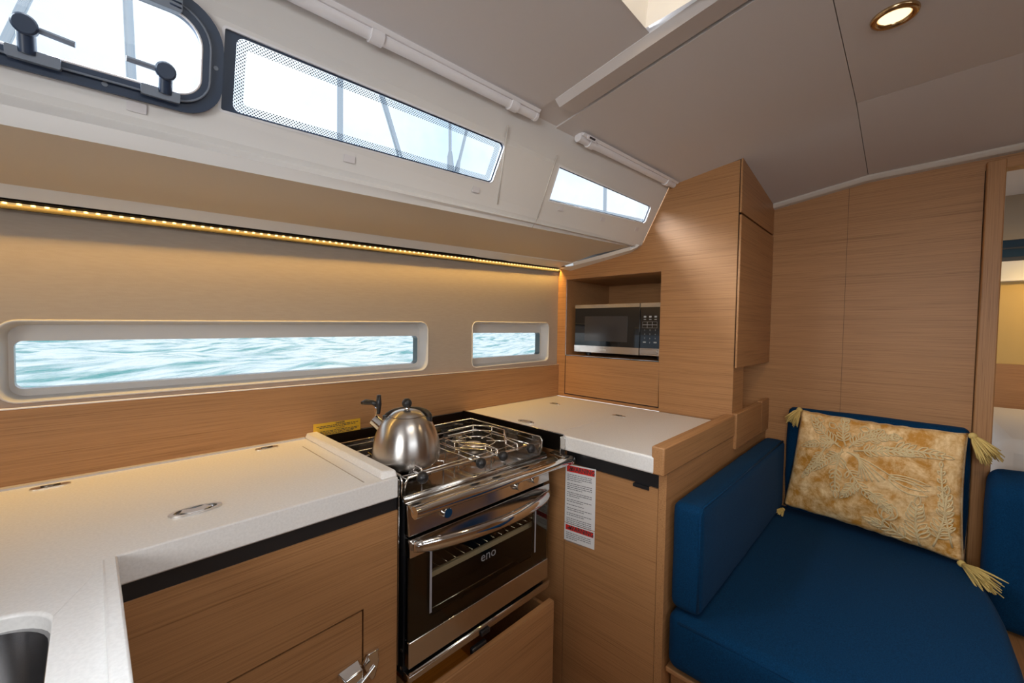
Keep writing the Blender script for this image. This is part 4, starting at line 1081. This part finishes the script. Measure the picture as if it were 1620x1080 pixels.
# ------------------------------------------------------------------ roller blind cassettes
def blind(name, label, a0, a1, clips, capstart):
    t_ = thing(name, side((a0 + a1) / 2, .262, 0), label, 'blind')
    pts = lambda a: side(a, .2555, -.016)
    obj('blind_roll', tube(nb(), [pts(a0), pts((a0 + a1) / 2), pts(a1)], .0115, 18), WHITEP, t_, smooth=.8)
    tr = nb()
    q = lambda a: [side(a, .262, -.004), side(a, .262, -.030), side(a, .2705, -.034), side(a, .2705, -.004)]
    hexa(tr, q(a0 - .002), q(a1 + .002)); obj('track', tr, WHITEP, t_, bevel=.001)
    for c_ in clips:
        k = nb(); tube(k, [pts(c_ - .012), pts(c_ + .012)], .0152, 16); obj('clip', k, WHITEP, t_, smooth=.6)
    k = nb(); e_ = a1 if not capstart else a0; tube(k, [pts(e_ - .004), pts(e_ + .004)], .0125, 16); obj('end_cap', k, WHITEP, t_, smooth=.6)
    return t_
b1_ = blind('roller_blind', 'long white roller blind cassette above the long deckhouse window', -.75, .862, (.449, .788), False)
b2_ = blind('roller_blind', 'short white roller blind cassette above the small forward window', 1.035, 1.575, (1.085, 1.525), True)
k = nb(); plate(k, [rrect(1.047, 1.085, .258, .270, .002, 3)], side, -.037, -.0345); tg = obj('rating_tag', k, WHITEP, b2_)
k = nb(); plate(k, [rrect(1.054, 1.079, .2615, .267, .002, 3)], side, -.0378, -.0372); obj('tag_print', k, INK, tg)

# ------------------------------------------------------------------ downlight
dlx, dly = 1.118, .044
dz_ = zc(dlx, dly)
dl = thing('downlight', (dlx, dly, dz_), 'small round lit downlight with bronze rim in the ceiling', 'downlight')
bm = nb(); lathe(bm, [(.037, .004), (.0375, -.001), (.036, -.005), (.032, -.0065), (.028, -.006), (.0245, -.002), (.0240, .002)], (dlx, dly, dz_), 40)
obj('rim', bm, mat('bronze_rim', (.55, .38, .20), .2, 1.0), dl, smooth=.9)
bm = nb(); lathe(bm, [(0, -.0015), (.0245, -.0010)], (dlx, dly, dz_), 32)
lens = mat('lit_downlight_lens', (1, .9, .7), .4, emit=(1.0, .74, .40), estr=1.9); obj('lens', bm, lens, dl, smooth=4)
l = bpy.data.lights.new('downlight_beam', 'SPOT'); l.energy = 4; l.color = (1.0, .72, .40); l.spot_size = 2.3; l.spot_blend = .9; l.shadow_soft_size = .025
o = bpy.data.objects.new('downlight_beam', l); COL.objects.link(o); o.location = (dlx, dly, dz_ - .012)

# ------------------------------------------------------------------ outside: sea, deck rails and rigging
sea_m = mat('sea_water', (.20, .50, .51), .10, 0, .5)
noise_tint(sea_m, .8, (.07, .34, .33), (.88, .95, .94), .38, .55, 9, (1.0, 2.6, 1.0))  # pale streaks put sky glitter into the water colour
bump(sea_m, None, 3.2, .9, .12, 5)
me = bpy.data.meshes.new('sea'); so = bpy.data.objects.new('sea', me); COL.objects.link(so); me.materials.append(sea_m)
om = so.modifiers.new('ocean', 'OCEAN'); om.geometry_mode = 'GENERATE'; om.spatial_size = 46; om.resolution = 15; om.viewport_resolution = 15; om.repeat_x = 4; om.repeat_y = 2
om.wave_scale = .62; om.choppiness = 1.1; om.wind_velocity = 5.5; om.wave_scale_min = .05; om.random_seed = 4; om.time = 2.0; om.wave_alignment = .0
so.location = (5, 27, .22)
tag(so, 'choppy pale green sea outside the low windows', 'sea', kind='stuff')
tag(obj('deck', hexa(nb(), [(-2, 1.215, 1.50), (4.4, 1.19, 1.62), (4.4, 2.05, 1.62), (-2, 2.05, 1.50)], [(-2, 1.215, 1.515), (4.4, 1.19, 1.635), (4.4, 2.05, 1.635), (-2, 2.05, 1.515)]), GEL), kind='structure')
RAIL = mat('outside_stainless', (.42, .47, .53), .22, 1.0)
def pole(name, label, cat, pts, r, group=None, extra=None):
    t_ = thing(name, pts[0], label, cat, group)
    obj('tube' if cat != 'wire' else 'wire', tube(nb(), pts, r, 10), RAIL, t_, smooth=.8)
    return t_
pole('stanchion', 'upright steel post seen through the middle of the long window', 'post', [(.81, 1.9, 1.565), (.81, 1.9, 2.55)], .013)
pole('stanchion', 'sloping steel post seen through the long window, right of the upright one', 'post', [(1.31, 1.9, 1.575), (.93, 1.9, 2.56)], .013)
sh1 = pole('shroud', 'upright rigging wire with turnbuckle seen near the forward end of the long window', 'rigging', [(1.444, 1.9, 1.58), (1.42, 1.9, 3.0)], .0085)
obj('turnbuckle', tube(nb(), [(1.437, 1.9, 2.0), (1.437, 1.9, 2.12), (1.434, 1.9, 2.17), (1.434, 1.9, 2.2)], [.019, .019, .016, .010], 12), RAIL, sh1, smooth=.8)
sh2 = pole('shroud', 'leaning rigging wire close to the forward end of the long window', 'rigging', [(1.475, 1.9, 2.08), (1.70, 1.9, 2.90)], .0085)
obj('turnbuckle', tube(nb(), [(1.452, 1.9, 2.0), (1.488, 1.9, 2.13), (1.498, 1.9, 2.17)], [.016, .014, .009], 12), RAIL, sh2, smooth=.8)
pole('stanchion', 'upright steel post seen through the portlight', 'post', [(.122, 1.9, 1.553), (.095, 1.9, 2.6)], .013)
pole('stanchion', 'sloping steel post seen at the left edge of the portlight', 'post', [(-.293, 1.9, 1.545), (-.045, 1.9, 2.40)], .012)
pole('stanchion', 'thin steel post seen through the small forward window', 'post', [(3.08, 1.9, 1.61), (3.06, 1.9, 2.7)], .015)
pole('jib_track', 'low dark deck track seen along the bottom of the long window', 'deck track', [(-.6, 1.62, 1.84), (1.5, 1.52, 1.86)], .010)
pole('grab_rail', 'low rail seen along the bottom of the small forward window', 'rail', [(2.2, 1.9, 2.12), (4.2, 1.9, 2.315)], .011)
